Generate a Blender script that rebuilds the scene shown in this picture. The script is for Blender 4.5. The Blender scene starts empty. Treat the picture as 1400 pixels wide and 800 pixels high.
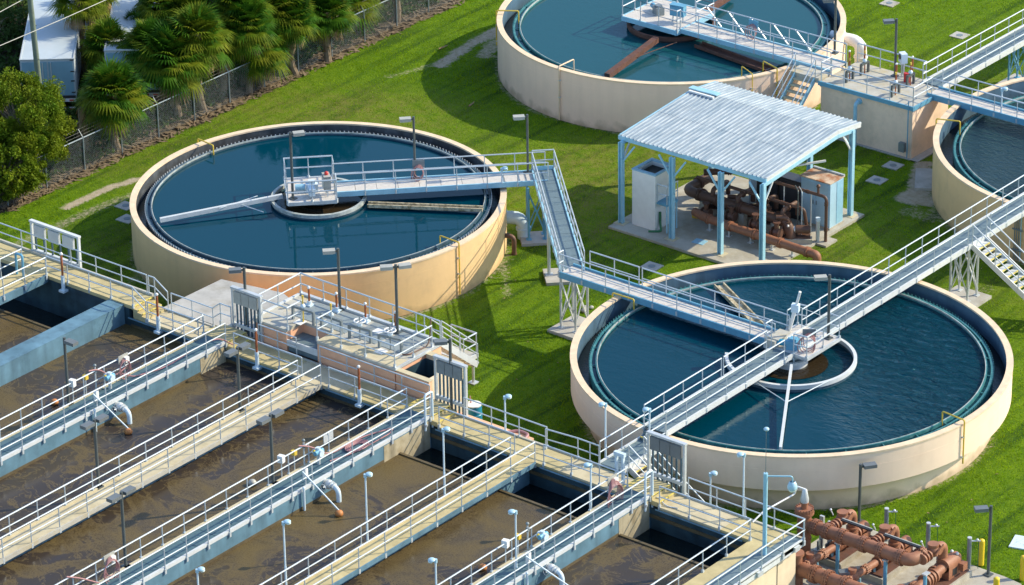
import bpy, math, random
import numpy as np
from mathutils import Vector, Matrix
random.seed(7)
rng = np.random.default_rng(7)
sin, cos, PI = math.sin, math.cos, math.pi
rad = math.radians
C = bpy.context.scene.collection
SC = bpy.context.scene

# ------------------------------------------------------------------ camera (solved from the photograph; metres)
F_PX, PITCH, ROLL, CAM_H, TH = 5412.338, 0.446217, -0.015236, 75.7082, 0.888223
UX, UY = cos(TH), sin(TH)
CAMP = Vector((95.0, -110.0, CAM_H))
def _wd(a, b, c): return Vector((a * UY - b * UX, a * UX + b * UY, c))      # solver axes -> site axes
_fw = Vector((0, cos(PITCH), -sin(PITCH))); _rt = Vector((1, 0, 0)); _up = Vector((0, sin(PITCH), cos(PITCH)))
_R = cos(ROLL) * _rt + sin(ROLL) * _up
_U = -sin(ROLL) * _rt + cos(ROLL) * _up
FW, RT, UP = _wd(*_fw), _wd(*_R), _wd(*_U)
cd = bpy.data.cameras.new('camera'); cam = bpy.data.objects.new('camera', cd); C.objects.link(cam)
cd.sensor_width = 36.0; cd.lens = F_PX / 1400 * 36; cd.clip_start = 1.0; cd.clip_end = 6000
M3 = Matrix((RT, UP, -FW)).transposed()
cam.matrix_world = Matrix.Translation(CAMP) @ M3.to_4x4()
SC.camera = cam
# ------------------------------------------------------------------ sun, sky, exposure
SUN_AZ = math.atan2(0.789, 0.614)     # direction towards the sun in the XY plane
SUN_EL = rad(34.5)
w = bpy.data.worlds.new('World'); SC.world = w; w.use_nodes = True
nt = w.node_tree
bg = nt.nodes['Background']
sky = nt.nodes.new('ShaderNodeTexSky'); sky.sky_type = 'NISHITA'; sky.sun_disc = False
sky.sun_elevation = SUN_EL; sky.sun_rotation = PI / 2 - SUN_AZ
sky.air_density = 1.0; sky.dust_density = 0.7; sky.ozone_density = 2.0
nt.links.new(sky.outputs['Color'], bg.inputs['Color']); bg.inputs['Strength'].default_value = 0.15
sd = bpy.data.lights.new('sun', 'SUN'); sd.energy = 3.1; sd.angle = rad(0.5); sd.color = (1.0, 0.88, 0.64)
so = bpy.data.objects.new('sun', sd); C.objects.link(so)
sv = Vector((cos(SUN_AZ) * cos(SUN_EL), sin(SUN_AZ) * cos(SUN_EL), sin(SUN_EL)))
so.rotation_euler = sv.to_track_quat('Z', 'Y').to_euler(); so.location = (0, 0, 60)
SC.view_settings.view_transform = 'Standard'; SC.view_settings.look = 'None'
SC.view_settings.exposure = 0.86; SC.view_settings.gamma = 1.0
SC.cycles.sample_clamp_indirect = 2.0; SC.cycles.caustics_reflective = False; SC.cycles.caustics_refractive = False

# ------------------------------------------------------------------ picture <-> site
def P(px, py, z=0.0):
    """site point at height z seen at photograph pixel (px, py)"""
    d = FW + RT * ((px - 700) / F_PX) - UP * ((py - 400) / F_PX)
    return CAMP + d * ((z - CAM_H) / d.z)
def PXY(p):
    d = Vector(p) - CAMP; k = d.dot(FW)
    return 700 + F_PX * d.dot(RT) / k, 400 - F_PX * d.dot(UP) / k
def HT(px, py, z, py2):
    """height above (px,py,z) of a vertical that ends at picture row py2"""
    p = P(px, py, z); k = PXY(p + Vector((0, 0, 1)))[1] - py
    return (py2 - py) / k
def onX(X, z, px, y0=-40.0, y1=60.0):
    """point of the line x=X at height z that is seen in picture column px"""
    for _ in range(50):
        m = (y0 + y1) / 2
        if PXY((X, m, z))[0] < px: y0 = m
        else: y1 = m
    return Vector((X, (y0 + y1) / 2, z))
def onY(Y, z, px, x0=-60.0, x1=60.0):
    for _ in range(50):
        m = (x0 + x1) / 2
        if PXY((m, Y, z))[0] < px: x0 = m
        else: x1 = m
    return Vector(((x0 + x1) / 2, Y, z))

# ------------------------------------------------------------------ materials
def mat(name, col, rough=0.7, metal=0.0, var=0.15, scale=3.0, bump=0.0, bscale=40.0, col2=None, c2scale=1.2, c2lo=0.5, c2hi=0.7,
        streak=0.0, spec=None, splash=0.0):
    m = bpy.data.materials.new(name); m.use_nodes = True
    n, l = m.node_tree.nodes, m.node_tree.links
    b = n['Principled BSDF']
    b.inputs['Roughness'].default_value = rough; b.inputs['Metallic'].default_value = metal
    if spec is not None: b.inputs['Specular IOR Level'].default_value = spec
    geo = n.new('ShaderNodeNewGeometry')
    ns = n.new('ShaderNodeTexNoise'); ns.inputs['Scale'].default_value = scale; ns.inputs['Detail'].default_value = 6
    ns.inputs['Roughness'].default_value = 0.65
    l.new(geo.outputs['Position'], ns.inputs['Vector'])
    mr = n.new('ShaderNodeMapRange'); mr.inputs['From Min'].default_value = 0.3; mr.inputs['From Max'].default_value = 0.7
    mr.inputs['To Min'].default_value = 1 - var; mr.inputs['To Max'].default_value = 1 + var
    l.new(ns.outputs['Fac'], mr.inputs['Value'])
    mul = n.new('ShaderNodeMix'); mul.data_type = 'RGBA'; mul.blend_type = 'MULTIPLY'; mul.inputs['Factor'].default_value = 1
    cur = None
    if col2:
        n2 = n.new('ShaderNodeTexNoise'); n2.inputs['Scale'].default_value = c2scale; n2.inputs['Detail'].default_value = 7
        n2.inputs['Roughness'].default_value = 0.7
        l.new(geo.outputs['Position'], n2.inputs['Vector'])
        r2 = n.new('ShaderNodeMapRange'); r2.inputs['From Min'].default_value = c2lo; r2.inputs['From Max'].default_value = c2hi
        l.new(n2.outputs['Fac'], r2.inputs['Value'])
        mx = n.new('ShaderNodeMix'); mx.data_type = 'RGBA'
        mx.inputs['A'].default_value = (*col, 1); mx.inputs['B'].default_value = (*col2, 1)
        l.new(r2.outputs['Result'], mx.inputs['Factor']); cur = mx.outputs['Result']
    if cur: l.new(cur, mul.inputs['A'])
    else: mul.inputs['A'].default_value = (*col, 1)
    l.new(mr.outputs['Result'], mul.inputs['B'])
    out = mul.outputs['Result']
    if streak > 0:     # rain streaks running down
        mp = n.new('ShaderNodeMapping'); mp.inputs['Scale'].default_value = (2.2, 2.2, 0.12)
        l.new(geo.outputs['Position'], mp.inputs['Vector'])
        n3 = n.new('ShaderNodeTexNoise'); n3.inputs['Scale'].default_value = 1.0; n3.inputs['Detail'].default_value = 5
        l.new(mp.outputs['Vector'], n3.inputs['Vector'])
        r3 = n.new('ShaderNodeMapRange'); r3.inputs['From Min'].default_value = 0.45; r3.inputs['From Max'].default_value = 0.75
        r3.inputs['To Min'].default_value = 1.0; r3.inputs['To Max'].default_value = 1 - streak
        l.new(n3.outputs['Fac'], r3.inputs['Value'])
        m3 = n.new('ShaderNodeMix'); m3.data_type = 'RGBA'; m3.blend_type = 'MULTIPLY'; m3.inputs['Factor'].default_value = 1
        l.new(out, m3.inputs['A']); l.new(r3.outputs['Result'], m3.inputs['B']); out = m3.outputs['Result']
    if splash > 0:     # soil splashed up the foot of the wall and a few rust runs from the rim
        sx = n.new('ShaderNodeSeparateXYZ'); l.new(geo.outputs['Position'], sx.inputs[0])
        n4 = n.new('ShaderNodeTexNoise'); n4.inputs['Scale'].default_value = 1.7; n4.inputs['Detail'].default_value = 6; l.new(geo.outputs['Position'], n4.inputs['Vector'])
        ad = n.new('ShaderNodeMath'); ad.operation = 'MULTIPLY_ADD'; l.new(n4.outputs['Fac'], ad.inputs[0]); ad.inputs[1].default_value = -1.1; l.new(sx.outputs['Z'], ad.inputs[2])
        r4 = n.new('ShaderNodeMapRange'); r4.inputs['From Min'].default_value = -.55; r4.inputs['From Max'].default_value = -.1; r4.inputs['To Min'].default_value = splash; r4.inputs['To Max'].default_value = 0
        l.new(ad.outputs[0], r4.inputs['Value'])
        m4 = n.new('ShaderNodeMix'); m4.data_type = 'RGBA'; l.new(r4.outputs['Result'], m4.inputs['Factor']); l.new(out, m4.inputs['A']); m4.inputs['B'].default_value = (.30,.22,.12,1); out = m4.outputs['Result']
    l.new(out, b.inputs['Base Color'])
    if bump > 0:
        nb = n.new('ShaderNodeTexNoise'); nb.inputs['Scale'].default_value = bscale; nb.inputs['Detail'].default_value = 4
        l.new(geo.outputs['Position'], nb.inputs['Vector'])
        bp = n.new('ShaderNodeBump'); bp.inputs['Strength'].default_value = bump; bp.inputs['Distance'].default_value = 0.02
        l.new(nb.outputs['Fac'], bp.inputs['Height']); l.new(bp.outputs['Normal'], b.inputs['Normal'])
    return m

M = {}
M['tank_tan'] = mat('tank_tan_paint', (0.82, 0.56, 0.29), 0.75, var=0.05, scale=0.6, bump=0.15, bscale=30, streak=0.06, splash=.6, col2=(0.66, 0.45, 0.25), c2scale=0.5, c2lo=0.5, c2hi=0.8)
M['tank_pale'] = mat('tank_pale_paint', (0.90, 0.69, 0.53), 0.75, var=0.05, scale=0.6, bump=0.15, bscale=30, streak=0.05, splash=.6, col2=(0.83, 0.61, 0.45), c2scale=0.5, c2lo=0.5, c2hi=0.8)
M['tank_grey'] = mat('tank_grey_pink_paint', (0.90, 0.68, 0.54), 0.75, var=0.05, scale=0.6, bump=0.15, bscale=30, streak=0.07, splash=.6)
M['coping'] = mat('coping_cream', (0.76, 0.59, 0.41), 0.8, var=0.12, scale=2.5, bump=0.2)
M['inner_dark'] = mat('stained_inner_wall', (0.10, 0.115, 0.13), 0.55, var=0.4, scale=1.5, col2=(0.045, 0.05, 0.06), c2scale=0.8, streak=0.5, c2lo=0.35, c2hi=0.65)
M['inner_blue'] = mat('blue_grey_inner_wall', (0.075, 0.145, 0.215), 0.55, var=0.12, scale=1.2, streak=0.3)
M['weir_teal'] = mat('weir_teal', (0.04, 0.20, 0.22), 0.5, var=0.2, col2=(0.12, 0.27, 0.28), c2scale=3)
M['weir_white'] = mat('weir_white', (0.42, 0.46, 0.44), 0.5, var=0.2, col2=(0.16, 0.19, 0.17), c2scale=2)
M['weir_dark'] = mat('weir_navy', (0.05, 0.10, 0.14), 0.5, var=0.3)
M['galv'] = mat('galvanised_steel', (0.62, 0.66, 0.68), 0.45, 0.35, var=0.12, scale=4, col2=(0.48, 0.52, 0.55), c2scale=2)
M['rail'] = mat('aluminium_rail', (0.52, 0.58, 0.62), 0.42, 0.25, var=0.06)
M['alu_white'] = mat('white_aluminium', (0.62, 0.65, 0.66), 0.5, 0.05, var=0.08, scale=3)
M['grating'] = mat('grey_grating', (0.15, 0.215, 0.245), 0.6, 0.2, var=0.15, scale=6, bump=0.5, bscale=60)
M['grating_pale'] = mat('pale_grating', (0.62, 0.58, 0.53), 0.6, 0.1, var=0.12, scale=5, bump=0.4, bscale=60)
M['steel_blue'] = mat('blue_painted_steel', (0.13, 0.36, 0.52), 0.5, 0.1, var=0.1)
M['steel_sky'] = mat('pale_blue_painted_steel', (0.32, 0.58, 0.72), 0.5, 0.05, var=0.10, scale=3)
M['steel_grey'] = mat('grey_steel', (0.22, 0.26, 0.28), 0.5, 0.3, var=0.15)
M['lamp_dark'] = mat('dark_bronze_lamp', (0.10, 0.115, 0.115), 0.45, 0.2, var=0.1)
M['lamp_head'] = mat('grey_lamp_head', (0.17, 0.19, 0.20), 0.45, 0.2, var=0.08)
M['lamp_tan'] = mat('weathered_lamp_head', (0.42, 0.42, 0.38), 0.5, 0.1, var=0.1)
M['lamp_blue'] = mat('sky_blue_lamp', (0.40, 0.60, 0.72), 0.4, 0.05, var=0.05)
M['glass'] = mat('lamp_glass', (0.70, 0.80, 0.78), 0.15, 0.0, var=0.05)
M['wall_wet_shaded'] = mat('wet_shaded_end_wall', (0.035, 0.075, 0.10), 0.35, var=0.3, scale=1.3, streak=0.4, col2=(0.02, 0.04, 0.055), c2scale=0.8)  # wet wall colour, made darker for the shade on the water face
M['grating_blue'] = mat('blue_grey_grating', (0.075, 0.145, 0.18), 0.65, 0.1, var=0.15, scale=6, bump=0.5, bscale=60)
M['wall_blue'] = mat('blue_basin_wall', (0.125, 0.245, 0.33), 0.6, var=0.16, scale=1.3, streak=0.35, col2=(0.075, 0.16, 0.215), c2scale=0.6, c2lo=0.45, c2hi=0.75)
M['wall_stain'] = mat('tide_stain', (0.11, 0.085, 0.045), 0.6, var=0.35, scale=2)
M['walk_concrete'] = mat('yellowed_concrete', (0.50, 0.42, 0.22), 0.8, var=0.16, scale=1.6, bump=0.25, bscale=35, col2=(0.42, 0.35, 0.17), c2scale=0.7)
M['walk_pale'] = mat('pale_concrete', (0.55, 0.48, 0.32), 0.8, var=0.12, scale=1.6, bump=0.25, bscale=35, col2=(0.44, 0.37, 0.22), c2scale=0.9)
M['nosing'] = mat('yellow_step_nosing', (0.72, 0.58, 0.13), 0.6, var=0.12)
M['pink'] = mat('pink_box_wall', (0.85, 0.47, 0.29), 0.8, var=0.05, streak=0.08)
M['cream'] = mat('cream_box_wall', (0.72, 0.60, 0.42), 0.8, var=0.06, streak=0.1)
M['cream_stained'] = mat('bare_stained_concrete', (0.46, 0.40, 0.27), 0.8, var=0.15, scale=1.5, streak=0.45, col2=(0.30, 0.23, 0.12), c2scale=1.2)
M['cream_pink'] = mat('cream_pink_wall', (0.90, 0.69, 0.53), 0.8, var=0.06, streak=0.08, col2=(0.74,0.58,0.44), c2scale=0.6)
M['grey_sheet'] = mat('blue_grey_sheet', (0.24, 0.29, 0.31), 0.6, 0.1, var=0.14, scale=2.5, col2=(0.33,0.34,0.31), c2scale=1.0)
M['boxtop'] = mat('box_top_concrete', (0.46, 0.45, 0.40), 0.8, var=0.16, scale=1.5, bump=0.25, col2=(0.50, 0.40, 0.20), c2scale=0.9, c2lo=0.5, c2hi=0.72)
M['pad'] = mat('pad_concrete', (0.44, 0.43, 0.40), 0.85, var=0.14, scale=1.8, bump=0.3, bscale=35, col2=(0.34, 0.32, 0.27), c2scale=0.8)
M['slab'] = mat('slab_concrete', (0.43, 0.41, 0.35), 0.85, var=0.14, scale=1.6, bump=0.3, bscale=35, col2=(0.30, 0.25, 0.17), c2scale=0.6, c2lo=0.45, c2hi=0.75)
M['brown_pipe'] = mat('brown_pipe_paint', (0.32, 0.138, 0.076), 0.6, var=0.14, scale=3.5, col2=(0.23, 0.092, 0.048), c2scale=1.8, c2lo=.45, c2hi=.75, bump=.15, bscale=25)
M['dark_pipe'] = mat('dark_brown_pipe', (0.12, 0.062, 0.042), 0.55, var=0.2, scale=2.5, col2=(0.20, 0.09, 0.05), c2scale=2)
M['rust'] = mat('rusted_steel', (0.13, 0.055, 0.035), 0.75, var=0.35, scale=4, col2=(0.06, 0.04, 0.035), c2scale=2)
M['yellow'] = mat('yellow_paint', (0.78, 0.55, 0.03), 0.45, var=0.05)
M['yellow_pipe'] = mat('yellow_pipe_paint', (0.68, 0.48, 0.06), 0.5, var=0.12)
M['orange_post'] = mat('rusty_orange_post', (0.34, 0.10, 0.035), 0.6, var=0.2, scale=5)
M['white'] = mat('white_paint', (0.80, 0.80, 0.78), 0.5, var=0.05)
M['white_blue'] = mat('pale_blue_white_paint', (0.60, 0.72, 0.80), 0.5, var=0.06)
M['cab_blue'] = mat('light_blue_cabinet', (0.40, 0.60, 0.74), 0.5, var=0.06, streak=0.08)
M['rust_top'] = mat('rusting_cabinet_roof', (0.60, 0.48, 0.36), 0.6, var=0.12, col2=(0.36, 0.14, 0.05), c2scale=1.1, c2lo=0.42, c2hi=0.58)
M['dark_panel'] = mat('dark_panel', (0.05, 0.05, 0.055), 0.35, 0.1, var=0.15)
M['black'] = mat('black_rubber', (0.02, 0.02, 0.022), 0.5, var=0.2)
M['roof_old'] = mat('galvalume_roof', (0.44, 0.50, 0.54), 0.5, 0.15, var=0.14, scale=1.0, col2=(0.27, 0.34, 0.40), c2scale=1.8, c2lo=0.46, c2hi=0.68)
M['red_hose'] = mat('faded_red_hose', (0.40, 0.20, 0.20), 0.5, var=0.1)
M['red'] = mat('red_plastic', (0.60, 0.04, 0.03), 0.4, var=0.05)
M['green_hose'] = mat('green_hose', (0.03, 0.16, 0.07), 0.5, var=0.1)
M['drum_blue'] = mat('blue_plastic', (0.03, 0.27, 0.42), 0.4, var=0.08)
M['ball'] = mat('orange_float', (0.50, 0.20, 0.06), 0.6, var=0.15, scale=8)
M['trailer'] = mat('white_trailer', (0.46, 0.53, 0.58), 0.45, var=0.06, scale=0.8, col2=(0.50, 0.53, 0.55), c2scale=0.5, c2lo=0.5, c2hi=0.75)
M['trailer_door_shaded'] = mat('trailer_door_shaded_blue', (0.20, 0.36, 0.46), 0.45, var=0.06)  # blue shade of the rear face put into the door colour
M['wood_pole'] = mat('weathered_green_pole', (0.16, 0.20, 0.15), 0.85, var=0.2, scale=3)
M['fence'] = mat('fence_galv', (0.24, 0.29, 0.32), 0.5, 0.3, var=0.1)
M['trunk'] = mat('palm_trunk', (0.20, 0.15, 0.10), 0.9, var=0.35, scale=6, bump=0.6, bscale=20)
M['bark'] = mat('tree_bark', (0.20, 0.17, 0.13), 0.9, var=0.3, scale=5, bump=0.5, bscale=20)
M['frond_dead'] = mat('dead_frond', (0.30, 0.20, 0.10), 0.85, var=0.3, scale=2)
M['shed_blue'] = mat('blue_sheet', (0.28, 0.52, 0.68), 0.5, var=0.1)
def roof_mat():
    m = mat('galvalume_roof', (0.42, 0.48, 0.52), 0.5, 0.15, var=0.10, scale=1.0)
    n, l = m.node_tree.nodes, m.node_tree.links; b = n['Principled BSDF']; src = b.inputs['Base Color'].links[0].from_socket
    geo = n.new('ShaderNodeNewGeometry'); mp = n.new('ShaderNodeMapping'); mp.inputs['Scale'].default_value = (9.0, .7, 1.0); l.new(geo.outputs['Position'], mp.inputs['Vector'])
    ns = n.new('ShaderNodeTexNoise'); ns.inputs['Scale'].default_value = 1.0; ns.inputs['Detail'].default_value = 6; ns.inputs['Roughness'].default_value = .7; l.new(mp.outputs['Vector'], ns.inputs['Vector'])
    mr = n.new('ShaderNodeMapRange'); mr.inputs['From Min'].default_value = .42; mr.inputs['From Max'].default_value = .66; l.new(ns.outputs['Fac'], mr.inputs['Value'])
    mx = n.new('ShaderNodeMix'); mx.data_type = 'RGBA'; l.new(mr.outputs['Result'], mx.inputs['Factor']); l.new(src, mx.inputs['A']); mx.inputs['B'].default_value = (.20,.28,.35,1)
    l.new(mx.outputs['Result'], b.inputs['Base Color']); return m
M['roof'] = roof_mat()
def leaf_mat(name, a, b, sc=1.0, trans=0.25):
    m = mat(name, a, 0.55, var=0.35, scale=sc * 2.2, col2=b, c2scale=sc, c2lo=0.38, c2hi=0.62)
    n, l = m.node_tree.nodes, m.node_tree.links
    bs = n['Principled BSDF']; bs.inputs['Specular IOR Level'].default_value = .08; tr = n.new('ShaderNodeBsdfTranslucent'); mx = n.new('ShaderNodeMixShader')
    src = bs.inputs['Base Color'].links[0].from_socket
    l.new(src, tr.inputs['Color']); mx.inputs['Fac'].default_value = trans
    l.new(bs.outputs['BSDF'], mx.inputs[1]); l.new(tr.outputs['BSDF'], mx.inputs[2])
    l.new(mx.outputs['Shader'], n['Material Output'].inputs['Surface'])
    return m
M['frond'] = leaf_mat('palm_frond', (0.022, 0.085, 0.007), (0.066, 0.155, 0.009), 0.9)
M['frond_y'] = leaf_mat('palm_frond_olive', (0.075, 0.145, 0.007), (0.17, 0.195, 0.014), 0.9)
M['leaf'] = leaf_mat('oak_leaf', (0.085, 0.165, 0.010), (0.185, 0.225, 0.012), 0.8)
M['leaf_dark'] = leaf_mat('dark_leaf', (0.035, 0.08, 0.02), (0.07, 0.11, 0.025), 0.8)
# ------------------------------------------------------------------ mesh builder
class MB:
    def __init__(s): s.v = []; s.f = []
    def add(s, vs, fs):
        o = len(s.v); s.v.extend(tuple(p) for p in vs); s.f.extend(tuple(i + o for i in f) for f in fs)
        return s
    def box(s, x0, y0, z0, x1, y1, z1):
        return s.add([(x0,y0,z0),(x1,y0,z0),(x1,y1,z0),(x0,y1,z0),(x0,y0,z1),(x1,y0,z1),(x1,y1,z1),(x0,y1,z1)],
                     [(0,3,2,1),(4,5,6,7),(0,1,5,4),(1,2,6,5),(2,3,7,6),(3,0,4,7)])
    def cbox(s, c, sx, sy, sz, rz=0.0):
        ca, sa = cos(rz), sin(rz); vs = []
        for dz in (0, 1):
            for dx, dy in ((-.5,-.5),(.5,-.5),(.5,.5),(-.5,.5)):
                x, y = dx*sx, dy*sy
                vs.append((c[0]+x*ca-y*sa, c[1]+x*sa+y*ca, c[2]+dz*sz))
        return s.add(vs, [(0,3,2,1),(4,5,6,7),(0,1,5,4),(1,2,6,5),(2,3,7,6),(3,0,4,7)])
    def beam(s, a, b, w, h):
        """bar from a to b, w wide sideways, h high (centred)"""
        a, b = Vector(a), Vector(b); d = (b - a).normalized()
        sd = d.cross(Vector((0,0,1)))
        if sd.length < 1e-4: sd = Vector((1,0,0))
        sd.normalize(); up = sd.cross(d)
        vs = []
        for p in (a, b):
            for i, j in ((-1,-1),(1,-1),(1,1),(-1,1)): vs.append(p + sd*(i*w/2) + up*(j*h/2))
        return s.add(vs, [(0,1,2,3),(7,6,5,4),(0,4,5,1),(1,5,6,2),(2,6,7,3),(3,7,4,0)])
    def prism(s, poly, z0, z1):
        n = len(poly); vs = [(x,y,z0) for x,y in poly] + [(x,y,z1) for x,y in poly]
        return s.add(vs, [tuple(range(n-1,-1,-1)), tuple(range(n, 2*n))] + [(i,(i+1)%n,n+(i+1)%n,n+i) for i in range(n)])
    def tube(s, pts, r, n=8, caps=True, r2=None):
        pts = [Vector(p) for p in pts]; m = len(pts); vs = []; prev = None
        for i, p in enumerate(pts):
            d = ((pts[i+1]-p) if i < m-1 else (p-pts[i-1])).normalized()
            if 0 < i < m-1: d = ((pts[i+1]-p).normalized() + (p-pts[i-1]).normalized()).normalized()
            if prev is None:
                a = d.cross(Vector((0,0,1)))
                if a.length < 1e-3: a = Vector((1,0,0))
            else: a = prev - d*prev.dot(d)
            a.normalize(); prev = a; b = d.cross(a)
            k = 1.0
            if 0 < i < m-1:
                c = max(0.35, (pts[i+1]-p).normalized().dot((p-pts[i-1]).normalized())*.5+.5) ** .5
                k = 1/c if c < 0.97 else 1.0
            rr = r if r2 is None else r + (r2-r)*i/(m-1)
            for j in range(n):
                t = 2*PI*j/n; vs.append(p + (a*cos(t) + b*sin(t))*rr*k)
        fs = [(i*n+j, i*n+(j+1)%n, (i+1)*n+(j+1)%n, (i+1)*n+j) for i in range(m-1) for j in range(n)]
        if caps: fs += [tuple(range(n-1,-1,-1)), tuple(range((m-1)*n, m*n))]
        return s.add(vs, fs)
    def lathe(s, c, prof, n=24, a0=0.0, a1=2*PI, closed_prof=False):
        """profile [(r,z)] turned about the vertical through c"""
        full = abs(a1-a0-2*PI) < 1e-6; k = n if full else n+1; m = len(prof)
        vs = [(c[0]+r*cos(a0+(a1-a0)*i/n), c[1]+r*sin(a0+(a1-a0)*i/n), c[2]+z) for i in range(k) for r, z in prof]
        fs = []
        for i in range(n):
            i2 = (i+1) % k
            for j in range(m if closed_prof else m-1):
                j2 = (j+1) % m
                fs.append((i*m+j, i2*m+j, i2*m+j2, i*m+j2))
        if not full and closed_prof: fs += [tuple(range(m-1,-1,-1)), tuple(range((k-1)*m, k*m))]
        return s.add(vs, fs)
    def ring(s, c, r0, r1, z0, z1, n=96, a0=0.0, a1=2*PI):
        return s.lathe(c, [(r0,z1),(r0,z0),(r1,z0),(r1,z1)], n, a0, a1, True)
    def cyl(s, c, r, h, n=14, r2=None):
        r2 = r if r2 is None else r2
        return s.lathe(c, [(0.0005,0),(r,0),(r2,h),(0.0005,h)], n)
    def ball(s, c, r, n=12, m=8, sz=1.0):
        return s.lathe(c, [(max(.0005,r*sin(PI*i/m)), -r*sz*cos(PI*i/m)) for i in range(m+1)], n)
    def disc(s, c, axis, r, t, n=16):
        a = Vector(axis).normalized(); c = Vector(c)
        return s.tube([c-a*t/2, c+a*t/2], r, n)
    def grid(s, x0, y0, x1, y1, z, nx, ny):
        vs = [(x0+(x1-x0)*i/nx, y0+(y1-y0)*j/ny, z) for j in range(ny+1) for i in range(nx+1)]
        return s.add(vs, [(j*(nx+1)+i, j*(nx+1)+i+1, (j+1)*(nx+1)+i+1, (j+1)*(nx+1)+i) for j in range(ny) for i in range(nx)])

def root_loc(o):
    while o.parent: o = o.parent
    return Vector(o.get('_loc', (0,0,0)))
_roots = {}
def thing(name, label, cat, loc=(0,0,0), group=None):
    o = bpy.data.objects.new(name, None); C.objects.link(o); o.location = loc; o.empty_display_size = 0.3
    _roots[o.name] = Vector(loc); o['label'] = label; o['category'] = cat
    if group: o['group'] = group
    return o
def base_of(o):
    while o.parent: o = o.parent
    return _roots[o.name]
def mesh_of(name, mb, off=None):
    me = bpy.data.meshes.new(name)
    v = mb.v if off is None else [(a-off[0], b-off[1], c-off[2]) for a, b, c in mb.v]
    me.from_pydata(v, [], mb.f); me.update()
    return me
def smooth(me, ang=35):
    me.polygons.foreach_set('use_smooth', [True]*len(me.polygons)); me.set_sharp_from_angle(angle=rad(ang))
def part(name, mb, m, parent=None, sm=True, label=None, kind=None, cat=None, group=None):
    """one mesh object; vertices of a child are given in site metres and stored relative to the thing's base"""
    off = base_of(parent) if parent else None
    me = mesh_of(name, mb, off)
    if sm: smooth(me)
    me.materials.append(M[m] if isinstance(m, str) else m)
    o = bpy.data.objects.new(name, me); C.objects.link(o)
    if parent: o.parent = parent
    else: _roots[o.name] = Vector((0,0,0))
    if label: o['label'] = label
    if kind: o['kind'] = kind
    if cat: o['category'] = cat
    if group: o['group'] = group
    return o
def inst(name, me, m, parent, loc, rz=0.0):
    """a piece that shares mesh data; loc in site metres"""
    if not me.materials: me.materials.append(M[m])
    o = bpy.data.objects.new(name, me); C.objects.link(o); o.parent = parent
    o.location = Vector(loc) - base_of(parent); o.rotation_euler = (0,0,rz)
    return o
def dup(root, loc, label=None, rz=0.0, group=None):
    r = root.copy(); C.objects.link(r); r.location = loc; r.rotation_euler = (0,0,rz); _roots[r.name] = Vector(loc)
    if label: r['label'] = label
    if group: r['group'] = group
    for ch in list(root.children):
        c = ch.copy(); C.objects.link(c); c.parent = r
        for g in list(ch.children):
            d = g.copy(); C.objects.link(d); d.parent = c
    return r
_post_cache = {}
def post_mesh(h, r=0.026, drop=0.18):
    k = (round(h,3), r, drop)
    if k not in _post_cache:
        mb = MB().tube([(0,0,-drop),(0,0,h)], r, 6)
        if drop > 0: mb.cbox((0,0,-drop), 0.09, 0.09, 0.2)
        me = mesh_of('post', mb); smooth(me); _post_cache[k] = me
    return _post_cache[k]
def railing(parent, pts, h=0.92, sp=1.45, m='rail', drop=0.16, mid=0.5, r=0.03, ends=True, hs=None):
    """handrail of top and middle tube with single posts; pts are base points"""
    pts = [Vector(p) for p in pts]
    up = Vector((0,0,1))
    mb = MB(); mb.tube([p+up*h for p in pts], r, 6); mb.tube([p+up*h*mid for p in pts], r*.85, 6)
    ro = part('railing', mb, m, parent)
    pm = post_mesh(h, drop=drop)
    done = []
    for a, b in zip(pts[:-1], pts[1:]):
        L = (b-a).length; n = max(1, int(round(L/sp)))
        for i in range(n+1):
            q = a + (b-a)*(i/n)
            if all((q-d).length > 0.25 for d in done): done.append(q); inst('post', pm, m, ro, q)
    return ro
def panels(parent, a, b, w, z, t, m, step=0.95, name='grating_panel'):
    """deck of separate panels from a to b (xy), w wide"""
    a, b = Vector((a[0],a[1],0)), Vector((b[0],b[1],0)); L = (b-a).length; n = max(1, int(round(L/step))); d = (b-a)/n
    rz = math.atan2(d.y, d.x); l = L/n
    mb = MB().cbox((0,0,0), l-0.018, w, t); me = mesh_of(name, mb)
    for i in range(n):
        q = a + d*(i+.5)
        inst(name, me, m, parent, (q.x, q.y, z-t+0.003*((i*7)%3-1)*.5), rz)
def fillet(pts, rb, k=5):
    """round the corners of a polyline for pipe runs"""
    pts = [Vector(p) for p in pts]; out = [pts[0]]
    for i in range(1, len(pts)-1):
        a, p, b = pts[i-1], pts[i], pts[i+1]
        da, db = (a-p).normalized(), (b-p).normalized()
        t = min(rb, (a-p).length*.48, (b-p).length*.48)
        s, e = p+da*t, p+db*t
        for j in range(k+1):
            x = j/k; out.append(s*(1-x)**2 + p*2*x*(1-x) + e*x*x)
    out.append(pts[-1]); return out
def pipe(mb, pts, r, rb=None, n=14, flanges=()):
    q = fillet(pts, rb or r*2.2); mb.tube(q, r, n)
    for (i, t) in flanges:      # flange on segment i at fraction t
        a, b = Vector(pts[i]), Vector(pts[i+1]); mb.disc(a+(b-a)*t, b-a, r*1.22, 0.09, n)
    return mb
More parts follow.
